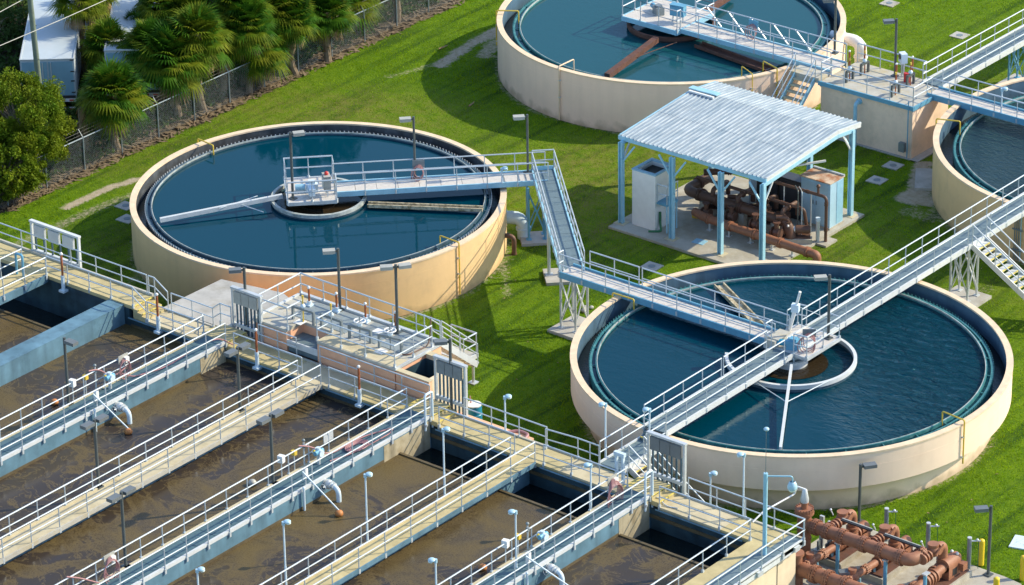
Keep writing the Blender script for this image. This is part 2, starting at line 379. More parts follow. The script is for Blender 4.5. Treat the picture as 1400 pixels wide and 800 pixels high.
# ------------------------------------------------------------------ the ground: one sheet to the horizon
def polyd(px, py, pts):
    d = np.full(px.shape, 1e9)
    for (ax, ay), (bx, by) in zip(pts[:-1], pts[1:]):
        vx, vy = bx-ax, by-ay; L = vx*vx+vy*vy
        t = np.clip(((px-ax)*vx+(py-ay)*vy)/max(L,1e-9), 0, 1)
        d = np.minimum(d, np.hypot(px-ax-t*vx, py-ay-t*vy))
    return d
def ss(x, a, b):
    t = np.clip((x-a)/(b-a), 0, 1); return t*t*(3-2*t)
GX0, GX1, GY0, GY1, GS = -62.0, 44.0, -30.0, 76.0, 0.28
nx, ny = int((GX1-GX0)/GS), int((GY1-GY0)/GS)
gx, gy = np.meshgrid(np.linspace(GX0, GX1, nx+1), np.linspace(GY0, GY1, ny+1))
gx, gy = gx.ravel(), gy.ravel()
def lump(x, y, s, seed):
    r = np.random.default_rng(seed); o = np.zeros_like(x)
    for k in range(7):
        a = r.uniform(0, 2*PI); f = s*r.uniform(.6, 1.8); o += np.sin((x*cos(a)+y*sin(a))*f + r.uniform(0, 6.28))
    return o/7
px_ = lambda *q: [tuple(P(x, y))[:2] for x, y in q]
wob = lump(gx, gy, 1.1, 3)*0.5 + lump(gx, gy, 3.0, 4)*0.3
sand = np.zeros_like(gx)
for pts, wd_, k in ((px_((93,284),(112,275),(135,263),(160,254),(190,245)), 0.27, .9), (px_((20,335),(70,314),(130,286),(182,267)), 0.42, 0.5),
                    (px_((604,88),(622,76),(640,62),(680,42)), 0.5, 0.85), (px_((660,75),(690,50)), 0.5, 0.7),
                    (px_((1262,225),(1255,262),(1244,268)), 0.55, .95), (px_((1270,275),(1240,272)), 0.5, 0.9),
                    (px_((1180,694),(1230,676),(1290,655),(1345,610)), 0.3, 0.6), (px_((150,420),(184,380)), 0.35, 0.5),
                    (px_((690,345),(693,405)), 0.35, 0.5), (px_((865,600),(838,560)), 0.4, 0.5),
                    (px_((530,105),(560,98),(600,85)), 0.25, 0.45), (px_((1245,290),(1280,300)), 0.6, 0.45), (px_((1290,400),(1350,395)), .5, .4)):
    d = polyd(gx, gy, pts)/wd_ + wob*0.9
    sand = np.maximum(sand, k*(1-ss(d, 0.55, 1.35)))
for (cx_0, cy_0), r_0 in (((-14.93,11.45),8.5), ((11.61,10.78),8.45), ((-14.86,38.07),8.65), ((11.6,38.07),9.1)):
    rr_ = np.hypot(gx-cx_0, gy-cy_0)-r_0; sand = np.maximum(sand, .52*(1-ss(np.abs(rr_)+wob*.35, .12, .5)))
edge = -29.15 + 0.35*lump(gx, gy, 0.9, 8) + 0.25*lump(gx, gy, 3.5, 9)
litter = 1-ss(gx-edge, -0.25, 0.45)
dry = np.clip(0.5+0.5*lump(gx, gy, 0.16, 12)+0.35*lump(gx, gy, 0.5, 13), 0, 1)
for c, r_, k in (((-9, 24.6), 6, .5), ((-23.3, 24), 5, .35), ((-25, 14), 5, .3)):
    dry = np.clip(dry + k*np.exp(-((gx-c[0])**2+(gy-c[1])**2)/r_**2), 0, 1)
gz = 0.02*lump(gx, gy, 0.7, 21) + 0.015*lump(gx, gy, 2.5, 22)
edge_v = (gx <= GX0+.01) | (gx >= GX1-.01) | (gy <= GY0+.01) | (gy >= GY1-.01)
gz[edge_v] = 0
me = bpy.data.meshes.new('ground')
NV = len(gx); co = np.stack([gx, gy, gz], 1)
ii, jj = np.meshgrid(np.arange(nx), np.arange(ny)); k0 = (jj*(nx+1)+ii).ravel()
faces = np.stack([k0, k0+1, k0+nx+2, k0+nx+1], 1)
# outer skirt reaching the horizon, welded to the border of the fine grid
far = [(-3000,-3000,0),(3000,-3000,0),(3000,3000,0),(-3000,3000,0)]
cs = [0, nx, (ny+1)*(nx+1)-1, ny*(nx+1)]
sides = [list(range(0, nx+1)), [j*(nx+1)+nx for j in range(ny+1)], [ny*(nx+1)+nx-i for i in range(nx+1)], [(ny-j)*(nx+1) for j in range(ny+1)]]
poly = [tuple(map(int, f)) for f in faces]
for s, (A_, B_) in zip(sides, ((0,1),(1,2),(2,3),(3,0))):
    poly.append(tuple([NV+A_, NV+B_] + s[::-1]))
me.from_pydata(co.tolist()+far, [], poly); me.update()
z4 = np.zeros(4)
for nm, arr, fv in (('sand', sand, 0), ('litter', litter, 0), ('dry', dry, .5)):
    at = me.attributes.new(nm, 'FLOAT', 'POINT'); at.data.foreach_set('value', np.concatenate([arr, z4+fv]).astype(np.float32))
me.polygons.foreach_set('use_smooth', [True]*len(me.polygons))
def ground_mat():
    m = bpy.data.materials.new('lawn'); m.use_nodes = True; n, l = m.node_tree.nodes, m.node_tree.links
    b = n['Principled BSDF']; b.inputs['Roughness'].default_value = 0.9; b.inputs['Specular IOR Level'].default_value = 0.15
    geo = n.new('ShaderNodeNewGeometry')
    def noise(s, d=6, r=.6):
        x = n.new('ShaderNodeTexNoise'); x.inputs['Scale'].default_value = s; x.inputs['Detail'].default_value = d; x.inputs['Roughness'].default_value = r
        l.new(geo.outputs['Position'], x.inputs['Vector']); return x.outputs['Fac']
    def rng_(v, a, b_, c=0., d=1.):
        x = n.new('ShaderNodeMapRange'); 
        for k_, q in zip(('From Min','From Max','To Min','To Max'), (a,b_,c,d)): x.inputs[k_].default_value = q
        l.new(v, x.inputs['Value']); return x.outputs['Result']
    def mix(f, A, B, bt='MIX'):
        x = n.new('ShaderNodeMix'); x.data_type = 'RGBA'; x.blend_type = bt
        if isinstance(f, float): x.inputs['Factor'].default_value = f
        else: l.new(f, x.inputs['Factor'])
        for s, v in (('A', A), ('B', B)):
            if isinstance(v, tuple): x.inputs[s].default_value = (*v, 1)
            else: l.new(v, x.inputs[s])
        return x.outputs['Result']
    def math_(op, a, b_):
        x = n.new('ShaderNodeMath'); x.operation = op
        for i, v in enumerate((a, b_)):
            if isinstance(v, (int, float)): x.inputs[i].default_value = v
            else: l.new(v, x.inputs[i])
        x.use_clamp = True; return x.outputs[0]
    def attr(nm):
        x = n.new('ShaderNodeAttribute'); x.attribute_name = nm; return x.outputs['Fac']
    g = mix(rng_(noise(2.2), .35, .65), (0.112, 0.215, 0.003), (0.185, 0.290, 0.005))
    g = mix(rng_(noise(14, 3), .35, .7), g, (0.050, 0.120, 0.005))
    mp = n.new('ShaderNodeMapping'); mp.inputs['Scale'].default_value = (1.5, .10, 1.0); l.new(geo.outputs['Position'], mp.inputs['Vector'])
    st = n.new('ShaderNodeTexNoise'); st.inputs['Scale'].default_value = 1.0; st.inputs['Detail'].default_value = 5; l.new(mp.outputs['Vector'], st.inputs['Vector'])
    g = mix(rng_(st.outputs['Fac'], .48, .64), g, (0.040, 0.095, 0.004))
    dr = math_('MULTIPLY', rng_(attr('dry'), .45, 1.0), rng_(noise(1.3, 8, .7), .35, .62))
    g = mix(math_('MULTIPLY', dr, .8), g, (0.21, 0.20, 0.045))
    lit = mix(rng_(noise(5, 8, .75), .3, .7), (0.035, 0.030, 0.024), (0.095, 0.07, 0.048))
    lit = mix(rng_(noise(16, 4, .7), .55, .72), lit, (0.26, 0.195, 0.125))
    lm = rng_(math_('ADD', attr('litter'), rng_(noise(3, 6, .7), .3, .7, -.3, .3)), .4, .6)
    c = mix(lm, g, lit)
    sd_ = mix(rng_(noise(4, 6, .7), .3, .7), (0.36, 0.29, 0.19), (0.50, 0.44, 0.34))
    sm_ = rng_(math_('ADD', attr('sand'), rng_(noise(5, 9, .8), .25, .75, -.55, .55)), .36, .78)
    c = mix(sm_, c, sd_)
    l.new(c, b.inputs['Base Color'])
    bp = n.new('ShaderNodeBump'); bp.inputs['Strength'].default_value = .9; bp.inputs['Distance'].default_value = .05
    l.new(noise(22, 5, .7), bp.inputs['Height']); l.new(bp.outputs['Normal'], b.inputs['Normal'])
    return m
M['lawn'] = ground_mat(); me.materials.append(M['lawn'])
go = bpy.data.objects.new('ground', me); C.objects.link(go); go['kind'] = 'structure'

# ------------------------------------------------------------------ mown grass standing on the sheet near the camera side (uncountable)
M['grass'] = leaf_mat('grass_blade', (0.185, 0.335, 0.005), (0.265, 0.39, 0.008), 0.5, 0.4)
M['grass_dry'] = leaf_mat('dry_grass_blade', (0.16, 0.20, 0.03), (0.22, 0.22, 0.05), 0.5, 0.2)
def tuft_field():
    keep = (litter < .5) & (sand < .45)
    pts = []
    R_ = np.random.default_rng(5)
    N = 520000
    x = R_.uniform(-29.2, 34, N); y = R_.uniform(-5, 60, N)
    # only what the frame (with a margin) can see
    dx = np.stack([x-CAMP.x, y-CAMP.y, np.full(N, -CAMP.z)], 1)
    fw, rt, up = (np.array(v) for v in (FW, RT, UP)); dep = dx@fw
    ok = (np.abs((dx@rt)/dep*F_PX) < 760) & (np.abs((dx@up)/dep*F_PX) < 450)
    for cx, cy, r_ in ((-14.93,11.45,8.5),(11.61,10.78,8.5),(-14.86,38.07,8.7),(11.6,38.07,8.6)): ok &= np.hypot(x-cx, y-cy) > r_
    ok &= ~((y < -1.2) & (x < 20.8)) & ~((x > -5.7) & (x < 2.9) & (y > 21) & (y < 29.4)) & ~((x > -8) & (x < 2.4) & (y < 2)) & ~((x > 18.6) & (x < 27.2) & (y < 4.4))
    ix = np.clip(((x-GX0)/GS).round().astype(int), 0, nx); iy = np.clip(((y-GY0)/GS).round().astype(int), 0, ny)
    g = iy*(nx+1)+ix; ok &= keep[g]
    x, y, g = x[ok], y[ok], g[ok]; z = gz[g]; n = len(x)
    a = R_.uniform(0, 2*PI, n); h = R_.uniform(.03, .075, n)*(1+.4*(dry[g] < .4)); wd_ = R_.uniform(.012, .028, n)
    la = R_.uniform(0, 2*PI, n); ln = R_.uniform(.01, .06, n)
    p0 = np.stack([x-np.cos(a)*wd_, y-np.sin(a)*wd_, z-.005], 1); p1 = np.stack([x+np.cos(a)*wd_, y+np.sin(a)*wd_, z-.005], 1)
    p2 = np.stack([x+np.cos(la)*ln, y+np.sin(la)*ln, z+h], 1)
    v = np.stack([p0, p1, p2], 1).reshape(-1, 3)
    m_ = bpy.data.meshes.new('grass'); m_.vertices.add(len(v)); m_.vertices.foreach_set('co', v.ravel())
    m_.loops.add(len(v)); m_.loops.foreach_set('vertex_index', np.arange(len(v)))
    m_.polygons.add(n); m_.polygons.foreach_set('loop_start', np.arange(0, len(v), 3)); m_.polygons.foreach_set('loop_total', np.full(n, 3))
    m_.update(calc_edges=True); m_.materials.append(M['grass'])
    o = bpy.data.objects.new('grass', m_); C.objects.link(o); o['kind'] = 'stuff'
    o['label'] = 'short mown green lawn grass between the round tanks'; o['category'] = 'grass'
tuft_field()
# ------------------------------------------------------------------ water
def water_mat(name, col, rough, wave, ws=1.0, ws2=None, col2=None, mask=None, spec=0.3, wdir=0.0):
    m = bpy.data.materials.new(name); m.use_nodes = True; n, l = m.node_tree.nodes, m.node_tree.links
    b = n['Principled BSDF']; b.inputs['Base Color'].default_value = (*col, 1); b.inputs['Roughness'].default_value = rough
    b.inputs['IOR'].default_value = 1.38; b.inputs['Specular Tint'].default_value = (.05,.75,1,1); b.inputs['Specular IOR Level'].default_value = spec
    geo = n.new('ShaderNodeNewGeometry'); mp = n.new('ShaderNodeMapping'); mp.inputs['Rotation'].default_value = (0,0,wdir)
    mp.inputs['Scale'].default_value = (1.0, 2.1, 1.0)
    l.new(geo.outputs['Position'], mp.inputs['Vector'])
    if col2:
        cn = n.new('ShaderNodeTexNoise'); cn.inputs['Scale'].default_value = .35; cn.inputs['Detail'].default_value = 5; l.new(geo.outputs['Position'], cn.inputs['Vector'])
        cm = n.new('ShaderNodeMix'); cm.data_type = 'RGBA'; cm.inputs['A'].default_value = (*col, 1); cm.inputs['B'].default_value = (*col2, 1)
        l.new(cn.outputs['Fac'], cm.inputs['Factor']); l.new(cm.outputs['Result'], b.inputs['Base Color'])
    ns = n.new('ShaderNodeTexNoise'); ns.inputs['Scale'].default_value = ws; ns.inputs['Detail'].default_value = 6; ns.inputs['Roughness'].default_value = .55; ns.inputs['Distortion'].default_value = .9
    l.new(mp.outputs['Vector'], ns.inputs['Vector'])
    bp = n.new('ShaderNodeBump'); bp.inputs['Distance'].default_value = .4
    if mask:      # waves fade towards one side: (direction angle, start, end)
        sp = n.new('ShaderNodeVectorMath'); sp.operation = 'DOT_PRODUCT'; sp.inputs[1].default_value = (cos(mask[0]), sin(mask[0]), 0)
        l.new(geo.outputs['Position'], sp.inputs[0])
        mr = n.new('ShaderNodeMapRange'); mr.interpolation_type = 'SMOOTHSTEP'
        mr.inputs['From Min'].default_value = mask[1]; mr.inputs['From Max'].default_value = mask[2]
        mr.inputs['To Min'].default_value = wave*.04; mr.inputs['To Max'].default_value = wave
        l.new(sp.outputs['Value'], mr.inputs['Value']); l.new(mr.outputs['Result'], bp.inputs['Strength'])
    else: bp.inputs['Strength'].default_value = wave
    l.new(ns.outputs['Fac'], bp.inputs['Height']); l.new(bp.outputs['Normal'], b.inputs['Normal'])
    return m
M['water_a'] = water_mat('still_tank_water', (0.0001, 0.038, 0.064), 0.02, 0.006, 1.2)
M['water_b'] = water_mat('rippled_tank_water', (0.0001, 0.034, 0.058), 0.03, 1.0, 1.5, mask=(rad(52), 14.0, 21.0), wdir=rad(-38))
M['water_c'] = water_mat('breezy_tank_water', (0.008, 0.070, 0.088), 0.08, 0.02, 1.6, wdir=rad(20))
M['water_d'] = water_mat('ruffled_tank_water', (0.016, 0.042, 0.055), 0.08, 0.4, 2.4, wdir=rad(20))
M['water_trough'] = water_mat('launder_water', (0.006, 0.010, 0.014), 0.08, 0.1, 3)
M['water_well_reflection'] = water_mat('scum_reflection_well_water', (0.020, 0.016, 0.010), 0.08, 0.03, 2, col2=(0.045, 0.03, 0.015))  # brown tone carries the bridge's reflection as well as scum

def clarifier(label, c, R, h, wall, inner, weir, baffle, Rw, Rb, drop, prof=None, rim='coping', teeth_m=None, joint=True):
    t = thing('clarifier_tank', label, 'tank', (c[0], c[1], 0), 'round clarifier tanks')
    cc = (c[0], c[1], 0); zi = h-drop          # weir crest
    p = prof or [(R-.05,-.05),(R-.05,0.0),(R,0.02),(R,h-.075)]
    part('outer_wall', MB().lathe(cc, p, 128), wall, t)
    part('coping', MB().ring(cc, R-.26, R+.025, h-.075, h, 128), rim, t)
    part('inner_wall', MB().lathe(cc, [(R-.24,h-.07),(R-.24,zi-.75),(Rw+.02,zi-.75)], 128), inner, t)
    if joint: part('wall_joint', MB().ring(cc, R-.04, R+.004, h-.62, h-.605, 128), wall, t)
    part('weir_wall', MB().ring(cc, Rw, Rw+.10, zi-.75, zi-.06, 128), weir, t)
    n = int(2*PI*Rw/.20); tb = MB()
    for i in range(n):
        a = 2*PI*i/n; a0, a1, a2, a3 = a, a+1.15*PI/n, a+.75*PI/n, a+.4*PI/n
        q = [(cos(x), sin(x)) for x in (a0, a1, a2, a3)]; vs = []
        for rr in (Rw+.11, Rw+.135):
            for (cx_, sy_), z in zip(q, (zi-.14, zi-.14, zi, zi)): vs.append((c[0]+rr*cx_, c[1]+rr*sy_, z))
        tb.add(vs, [(0,1,2,3),(7,6,5,4),(0,4,5,1),(1,5,6,2),(2,6,7,3),(3,7,4,0)])
    part('weir_teeth', tb, teeth_m or weir, t, sm=False, kind='stuff')
    part('scum_baffle', MB().ring(cc, Rb-.02, Rb+.05, zi-.35, zi+.04, 128), baffle, t)
    part('baffle_lip', MB().ring(cc, Rb-.03, Rb+.0, zi-.02, zi+.055, 128), 'weir_white', t)
    br = MB()
    for i in range(32):
        a = 2*PI*(i+.5)/32; br.beam((c[0]+Rb*cos(a), c[1]+Rb*sin(a), zi-.02), (c[0]+(Rw+.1)*cos(a), c[1]+(Rw+.1)*sin(a), zi-.09), .035, .04)
    part('baffle_bracket', br, weir, t, kind='stuff')
    return t, zi
def pool(c, r, z, m, n=128, r0=None):
    mb = MB().lathe((c[0], c[1], 0), [(r0 or .001, z), (r, z)], n)
    return part('water', mb, m, kind='structure')
CA, CB, CC, CD = (-14.93, 11.45), (11.61, 10.78), (-14.86, 38.07), (11.6, 38.07)
HA, HB, HC, HD = 2.489, 2.718, 2.692, 2.70
RA, RB_, RC_, RD = 8.5, 9.105, 8.694, 9.1
lipB = [(8.40,-.05),(8.45,0),(8.45,.62),(8.52,.85),(8.72,1.08),(9.0,1.19),(9.105,1.21),(9.105,HB-.075)]
tA, zA = clarifier('round tan tank with smooth dark water beside the palm trees', CA, RA, HA, 'tank_tan', 'inner_dark', 'weir_dark', 'weir_dark', 7.72, 7.55, .20, teeth_m='galv')
tB, zB = clarifier('round pale tank under two crossing catwalks, largest in front', CB, RB_, HB, 'tank_pale', 'inner_blue', 'weir_teal', 'weir_teal', 8.22, 8.02, .33, lipB)
tC, zC = clarifier('round grey pink tank behind the metal roofed shelter with rusty skimmer', CC, RC_, HC, 'tank_grey', 'inner_blue', 'weir_teal', 'weir_teal', 7.80, 7.55, .42)
tD, zD = clarifier('round tank with cable ladder at right edge of the photo', CD, RD, HD, 'tank_tan', 'inner_blue', 'weir_teal', 'weir_teal', 8.05, 7.85, .42)
for c, Rb, Rw, R, z, m in ((CA, 7.55, 7.72, RA, zA, 'water_a'), (CB, 8.02, 8.22, RB_, zB, 'water_b'), (CC, 7.55, 7.80, RC_, zC, 'water_c'), (CD, 7.85, 8.05, RD, zD, 'water_d')):
    pool(c, Rw-.002, z-.10, m); pool(c, R-.242, z-.52, 'water_trough', r0=Rw+.102)

def rot(c, a, b, ang):       # local (a along ang, b across) -> site xy
    return (c[0]+a*cos(ang)-b*sin(ang), c[1]+a*sin(ang)+b*cos(ang))
def at(c, a, b, z, ang): x, y = rot(c, a, b, ang); return Vector((x, y, z))
# ------------------------------------------------------------------ what hangs in the tanks
def feed_ring(label, c, r, z0, z1, m, z, under=None, ang0=0, ang1=2*PI):
    t = thing('feed_well', label, 'feed well', (c[0], c[1], z0), 'feed wells of the tanks')
    part('ring_plate', MB().ring((c[0],c[1],0), r-.07, r+.07, z0+.06, z1, 72, ang0, ang1), m, t)
    part('skirt', MB().ring((c[0],c[1],0), r-.025, r+.025, z0-.25, z0+.06, 72, ang0, ang1), under or m, t)
    return t
feed_ring('white floating ring around the centre of the tan tank', CA, 2.10, zA-.06, zA+.16, 'weir_white', zA, 'weir_dark')
pool(CA, 1.75, zA-.085, 'water_well_reflection', 72)
feed_ring('big white ring hanging over the middle of the pale front tank', CB, 2.66, zB-.02, zB+.22, 'alu_white', zB, 'weir_dark', rad(-150), rad(112))
pool(CB, 1.55, zB-.085, 'water_well_reflection', 72)  # brown disc paints in the bridge's reflection around the centre
fw2 = feed_ring('small white collar ring under the drive of the pale front tank', CB, .68, zB+.05, zB+.24, 'alu_white', zB)
feed_ring('rusty black ring around the centre of the grey pink tank', CC, 2.15, zC-.06, zC+.2, 'rust', zC, 'black')
# skimmer arms
def arm(label, a, b, w, h, m, braces=(), bm_='rail', group='skimmer arms of the tanks'):
    t = thing('skimmer_arm', label, 'skimmer arm', tuple(a), group)
    part('boom', MB().beam(a, b, w, h), m, t)
    for p, q in braces: part('brace_rod', MB().tube([p, q], .022, 6), bm_, t)
    return t
a0, a1 = P(219, 301, zA+.12), P(386, 268, zA+.34)
am = (a0+a1)/2
arm('white skimmer boom reaching across the tan tank to its left edge', a0, a1, .15, .2, 'alu_white',
    [(P(300, 285, zA+.3), P(352, 268, zA+.36)), (a0*.35+a1*.65, P(360, 290, zA+.1))])
b0, b1 = P(1067, 613, zB+.1), P(1082, 500, zB+.45)
bm = b0*.45+b1*.55
arm('white skimmer pole pointing to the near edge of the pale front tank', b0, b1, .11, .13, 'alu_white',
    [(bm, at(CB, 2.6, 0, zB+.2, rad(-12))), (bm, at(CB, 2.6, 0, zB+.2, rad(-115)))])
arm('rusty skimmer beam lying across the grey pink tank towards the shelter', P(830, 104, zC+.1), P(897, 54, zC+.35), .3, .26, 'rust',
    [(P(860, 82, zC+.2), P(925, 58, zC+.3))], 'rust')
arm('rusty skimmer beam behind the drive platform of the grey pink tank', P(962, 18, zC+.3), P(1000, -6, zC+.15), .26, .24, 'rust')
def beach(label, a, b, w, m, z):
    t = thing('scum_trough', label, 'scum trough', tuple(a), 'scum troughs of the tanks')
    a, b = Vector(a), Vector(b); d = (b-a).normalized(); s = Vector((-d.y, d.x, 0))
    part('trough_plate', MB().beam(a, b, w, .05), m, t)
    for k in (-1, 1): part('trough_edge', MB().beam(a+s*k*w/2+Vector((0,0,.05)), b+s*k*w/2+Vector((0,0,.05)), .06, .16), m, t)
    return t
M['scum'] = mat('crusted_scum', (0.55, 0.48, 0.33), .8, var=.3, scale=9, col2=(.16,.12,.05), c2scale=5, c2lo=.45, c2hi=.65)
beach('pale crusted trough from the white ring to the right edge of the tan tank', P(503, 281, zA+.02), P(660, 287, zA+.05), .3, 'scum', zA)
beach('brown crusted trough behind the side catwalk of the pale front tank', P(983, 391, zB+.02), P(1043, 452, zB+.1), .42, 'scum', zB)
beach('long grey rusted trough under the bridge of the grey pink tank', P(955, 62, zC+.02), P(1052, 97, zC+.02), .55, 'rust', zC)
# ------------------------------------------------------------------ bridges over the tanks
def bridge(name, label, a, b, w, z, gir, deck, sides=(1, 1), cat='bridge', group='steel bridges and catwalks', h=.98, gh=.24, t=None, gaps=(), step=.95, sp=1.35):
    a, b = Vector((a[0], a[1], 0)), Vector((b[0], b[1], 0)); d = (b-a).normalized(); s = Vector((-d.y, d.x, 0)); L = (b-a).length
    t = t or thing(name, label, cat, (a.x, a.y, z), group)
    up = Vector((0,0,1))
    panels(t, a, b, w-.1, z, .05, deck, step)
    for k in (-1, 1):
        o = s*(k*w/2)+up*(z-.09+.03)
        part('girder', MB().beam(a+o, b+o, .07, gh), gir, t)
        if sides[0 if k < 0 else 1]:
            segs = [(0, L)]
            for g0, g1, kk in gaps:
                if kk == k:
                    ns = []
                    for x, y in segs:
                        if g0 > x+.1: ns.append((x, min(y, g0)))
                        if g1 < y-.1: ns.append((max(x, g1), y))
                    segs = ns
            for x, y in segs: railing(t, [a+d*x+o*1.02-up*(z-.06)*.02-up*.06+up*.06, a+d*y+o*1.02-up*(z-.06)*.02], h=h, drop=0.12, sp=sp)
    cb = MB(); n = int(L/1.6)
    for i in range(1, n): cb.beam(a+d*(L*i/n)+s*(-w/2)+up*(z-.13), a+d*(L*i/n)+s*(w/2)+up*(z-.13), .05, .1)
    part('cross_member', cb, gir, t, kind='stuff')
    return t
def support(t, x, y, z, m='galv', w=.5, l=.9, ang=0.0, zb=.14):
    """braced trestle under a deck"""
    c = (x, y); q = [at(c, i*l/2, j*w/2, 0, ang) for i, j in ((-1,-1),(1,-1),(1,1),(-1,1))]
    for p in q:
        part('support_leg', MB().tube([(p.x,p.y,zb),(p.x,p.y,z)], .055, 8).cbox((p.x,p.y,zb), .24, .24, .03, ang), m, t)
    for i in range(4):
        p, r = q[i], q[(i+1) % 4]
        part('brace', MB().beam((p.x,p.y,zb+.3),(r.x,r.y,z-.3), .05, .05).beam((r.x,r.y,zb+.3),(p.x,p.y,z-.3), .045, .045), m, t)
def pad(label, x, y, sx, sy, rz=0.0, h=.14, m='pad', name='concrete_pad', cat='concrete pad', group='concrete pads on the lawn'):
    o = part(name, MB().cbox((0,0,-.05), sx, sy, h+.05), m, sm=False, label=label, cat=cat, group=group)
    o.location = (x, y, 0); o.rotation_euler = (0,0,rz); return o
q45 = rad(45)
UPV = Vector((0,0,1))
# tank A bridge ------------------------------------------------------------
zbA = 2.80
brA = thing('access_bridge', 'light blue railed bridge to the centre platform of the tan tank', 'bridge', (CA[0], CA[1], zbA), 'steel bridges and catwalks')
dA = lambda a, b, z=zbA: at(CA, a, b, z, q45)
bridge('', '', dA(.7, 0), dA(10.4, 0), 1.2, zbA, 'steel_sky', 'grating_pale', t=brA)
pm = MB().prism([tuple(dA(*q))[:2] for q in ((-1.45,-1.4),(.75,-1.4),(.75,1.35),(-1.45,1.35))], zbA-.05, zbA+.002)
part('platform_deck', pm, 'grating_pale', brA, sm=False)
for p, q in (((-1.45,-1.4),(.75,-1.4)), ((.75,-1.4),(.75,-.65)), ((.75,.65),(.75,1.35)), ((.75,1.35),(-1.45,1.35)), ((-1.45,1.35),(-1.45,-1.4))):
    part('edge_beam', MB().beam(dA(*p, zbA-.06), dA(*q, zbA-.06), .07, .16), 'galv', brA)
railing(brA, [dA(.75,-.65), dA(.75,-1.4), dA(-1.45,-1.4), dA(-1.45,1.35), dA(.75,1.35), dA(.75,.65)], h=1.0, sp=1.4, drop=.1)
part('centre_column', MB().cyl((CA[0], CA[1], 0), .35, zbA-.1, 20), 'weir_dark', brA)
part('drive_housing', MB().cyl((CA[0], CA[1], zbA-.5), .75, .42, 20, .6), 'weir_dark', brA)
def drive_unit(label, p, m_body, m_motor, rz):
    t = thing('drive_motor', label, 'motor', tuple(p), 'tank drive motors')
    part('gear_box', MB().cbox((p.x,p.y,p.z), .55, .42, .4, rz).cbox((p.x,p.y,p.z+.4), .3, .3, .1, rz), m_body, t)
    e = p+Vector((cos(rz)*.3, sin(rz)*.3, .22)); part('motor', MB().tube([e, e+Vector((cos(rz)*.45, sin(rz)*.45, 0))], .14, 12), m_motor, t)
    return t
drive_unit('small pale blue gear motor on the platform of the tan tank', dA(-.3,-.2), 'white_blue', 'steel_sky', q45+PI)
def cabinet(label, p, sx, sy, h, m, rz, beacon=None, legs=.3, name='control_cabinet', cat='control cabinet', top=None):
    t = thing(name, label, cat, tuple(p), 'electrical cabinets and boxes')
    part('casing', MB().cbox((p.x,p.y,p.z+legs), sx, sy, h, rz), m, t, sm=False)
    dn = at((p.x,p.y), 0, -sy/2-.012, p.z+legs+.06, rz)
    part('door', MB().cbox(dn, sx*.86, .03, h-.12, rz), m, t, sm=False)
    if legs > .02:
        for k in (-1, 1):
            e = at((p.x,p.y), k*sx*.36, 0, p.z, rz); part('leg', MB().cbox(e, .06, .06, legs, rz), 'galv', t)
    part('top_plate', MB().cbox((p.x,p.y,p.z+legs+h), sx*1.06, sy*1.1, .03, rz), top or m, t, sm=False)
    if beacon: part('beacon', MB().ball((p.x,p.y,p.z+legs+h+.09), .1, 10, 6), beacon, t)
    return t
cabinet('tall grey control cabinet with red beacon on the tan tank platform', dA(.35,-.75), .55, .3, .68, 'lamp_tan', rad(-38), 'red', .3)
cabinet('low pale green box on the tan tank platform beside the grey cabinet', dA(-.35,-.9), .5, .25, .3, 'white_blue', rad(-38), None, .15)
# hose boards / life rings on the bridges
def hose_station(label, p, rz, coils=3, board='steel_grey', r=.28, box=None, facing=-1, h=.62, hose='red_hose'):
    """board on a rail with a hose hung in loops"""
    t = thing('hose_rack', label, 'hose rack', tuple(p), 'hoses hung on the railings')
    part('board', MB().cbox((p.x,p.y,p.z+h), .55, .03, .36, rz), board, t, sm=False)
    if box: part('reel_box', MB().cbox(at((p.x,p.y), .1, facing*.09, p.z+h+.02, rz), .2, .14, .22, rz), box, t, sm=False)
    for k in range(coils):
        pts = []
        for i in range(17):
            a = 2*PI*i/16; pts.append(at((p.x,p.y), sin(a)*r*(1.05+.16*k)-.04*k, facing*(.06+.05*k), p.z+h-.16+cos(a)*r*(1.5+.1*k)-.05*k, rz))
        part('hose_loop', MB().tube(pts, .02, 6, caps=False), hose, t)
    return t
hose_station('grey board with red hose loops halfway along the tan tank bridge', dA(4.6,.35), q45, 3, 'steel_grey', .2)
# catwalk A to B -----------------------------------------------------------
zk = 2.85
P0, P1, P2 = Vector((-7.65,18.75,0)), Vector((-.30,11.40,0)), Vector((CB[0]-.9, 11.40, 0))
ck = thing('catwalk', 'grey catwalk on trestles between the tan tank and the front tank', 'catwalk', (P0.x, P0.y, zk), 'steel bridges and catwalks')
dK = (P1-P0).normalized(); sK = Vector((-dK.y, dK.x, 0))
bridge('', '', P0-dK*.55, P1-dK*.0, 1.0, zk, 'steel_sky', 'grating', t=ck, step=.8, sp=1.2)
railing(ck, [P0-dK*.55+sK*.5+UPV*zk, P0-dK*.55-sK*.5+UPV*zk], h=.98, drop=.1)
part('end_plate', MB().beam(P0-dK*.58+sK*.5+UPV*(zk+.08), P0-dK*.58-sK*.5+UPV*(zk+.08), .04, .2), 'steel_sky', ck)
support(ck, -7.45, 17.85, zk-.15, 'steel_blue', .55, .75, q45)
support(ck, -.35, 11.55, zk-.15, 'galv', .85, .8, 0)
for k in (-.4, .4):
    lp = P0+(P1-P0)*.47+sK*k
    part('support_leg', MB().tube([(lp.x,lp.y,.14),(lp.x,lp.y,zk-.12)], .075, 8).cbox((lp.x,lp.y,.14), .34, .34, .04, q45), 'galv', ck)
lm_ = P0+(P1-P0)*.47
part('brace', MB().beam(lm_+sK*.4+UPV*.5, lm_-sK*.4+UPV*2.4, .05, .05).beam(lm_-dK*1.1+UPV*(zk-.2), lm_-sK*0+UPV*1.3, .05, .05), 'steel_sky', ck)
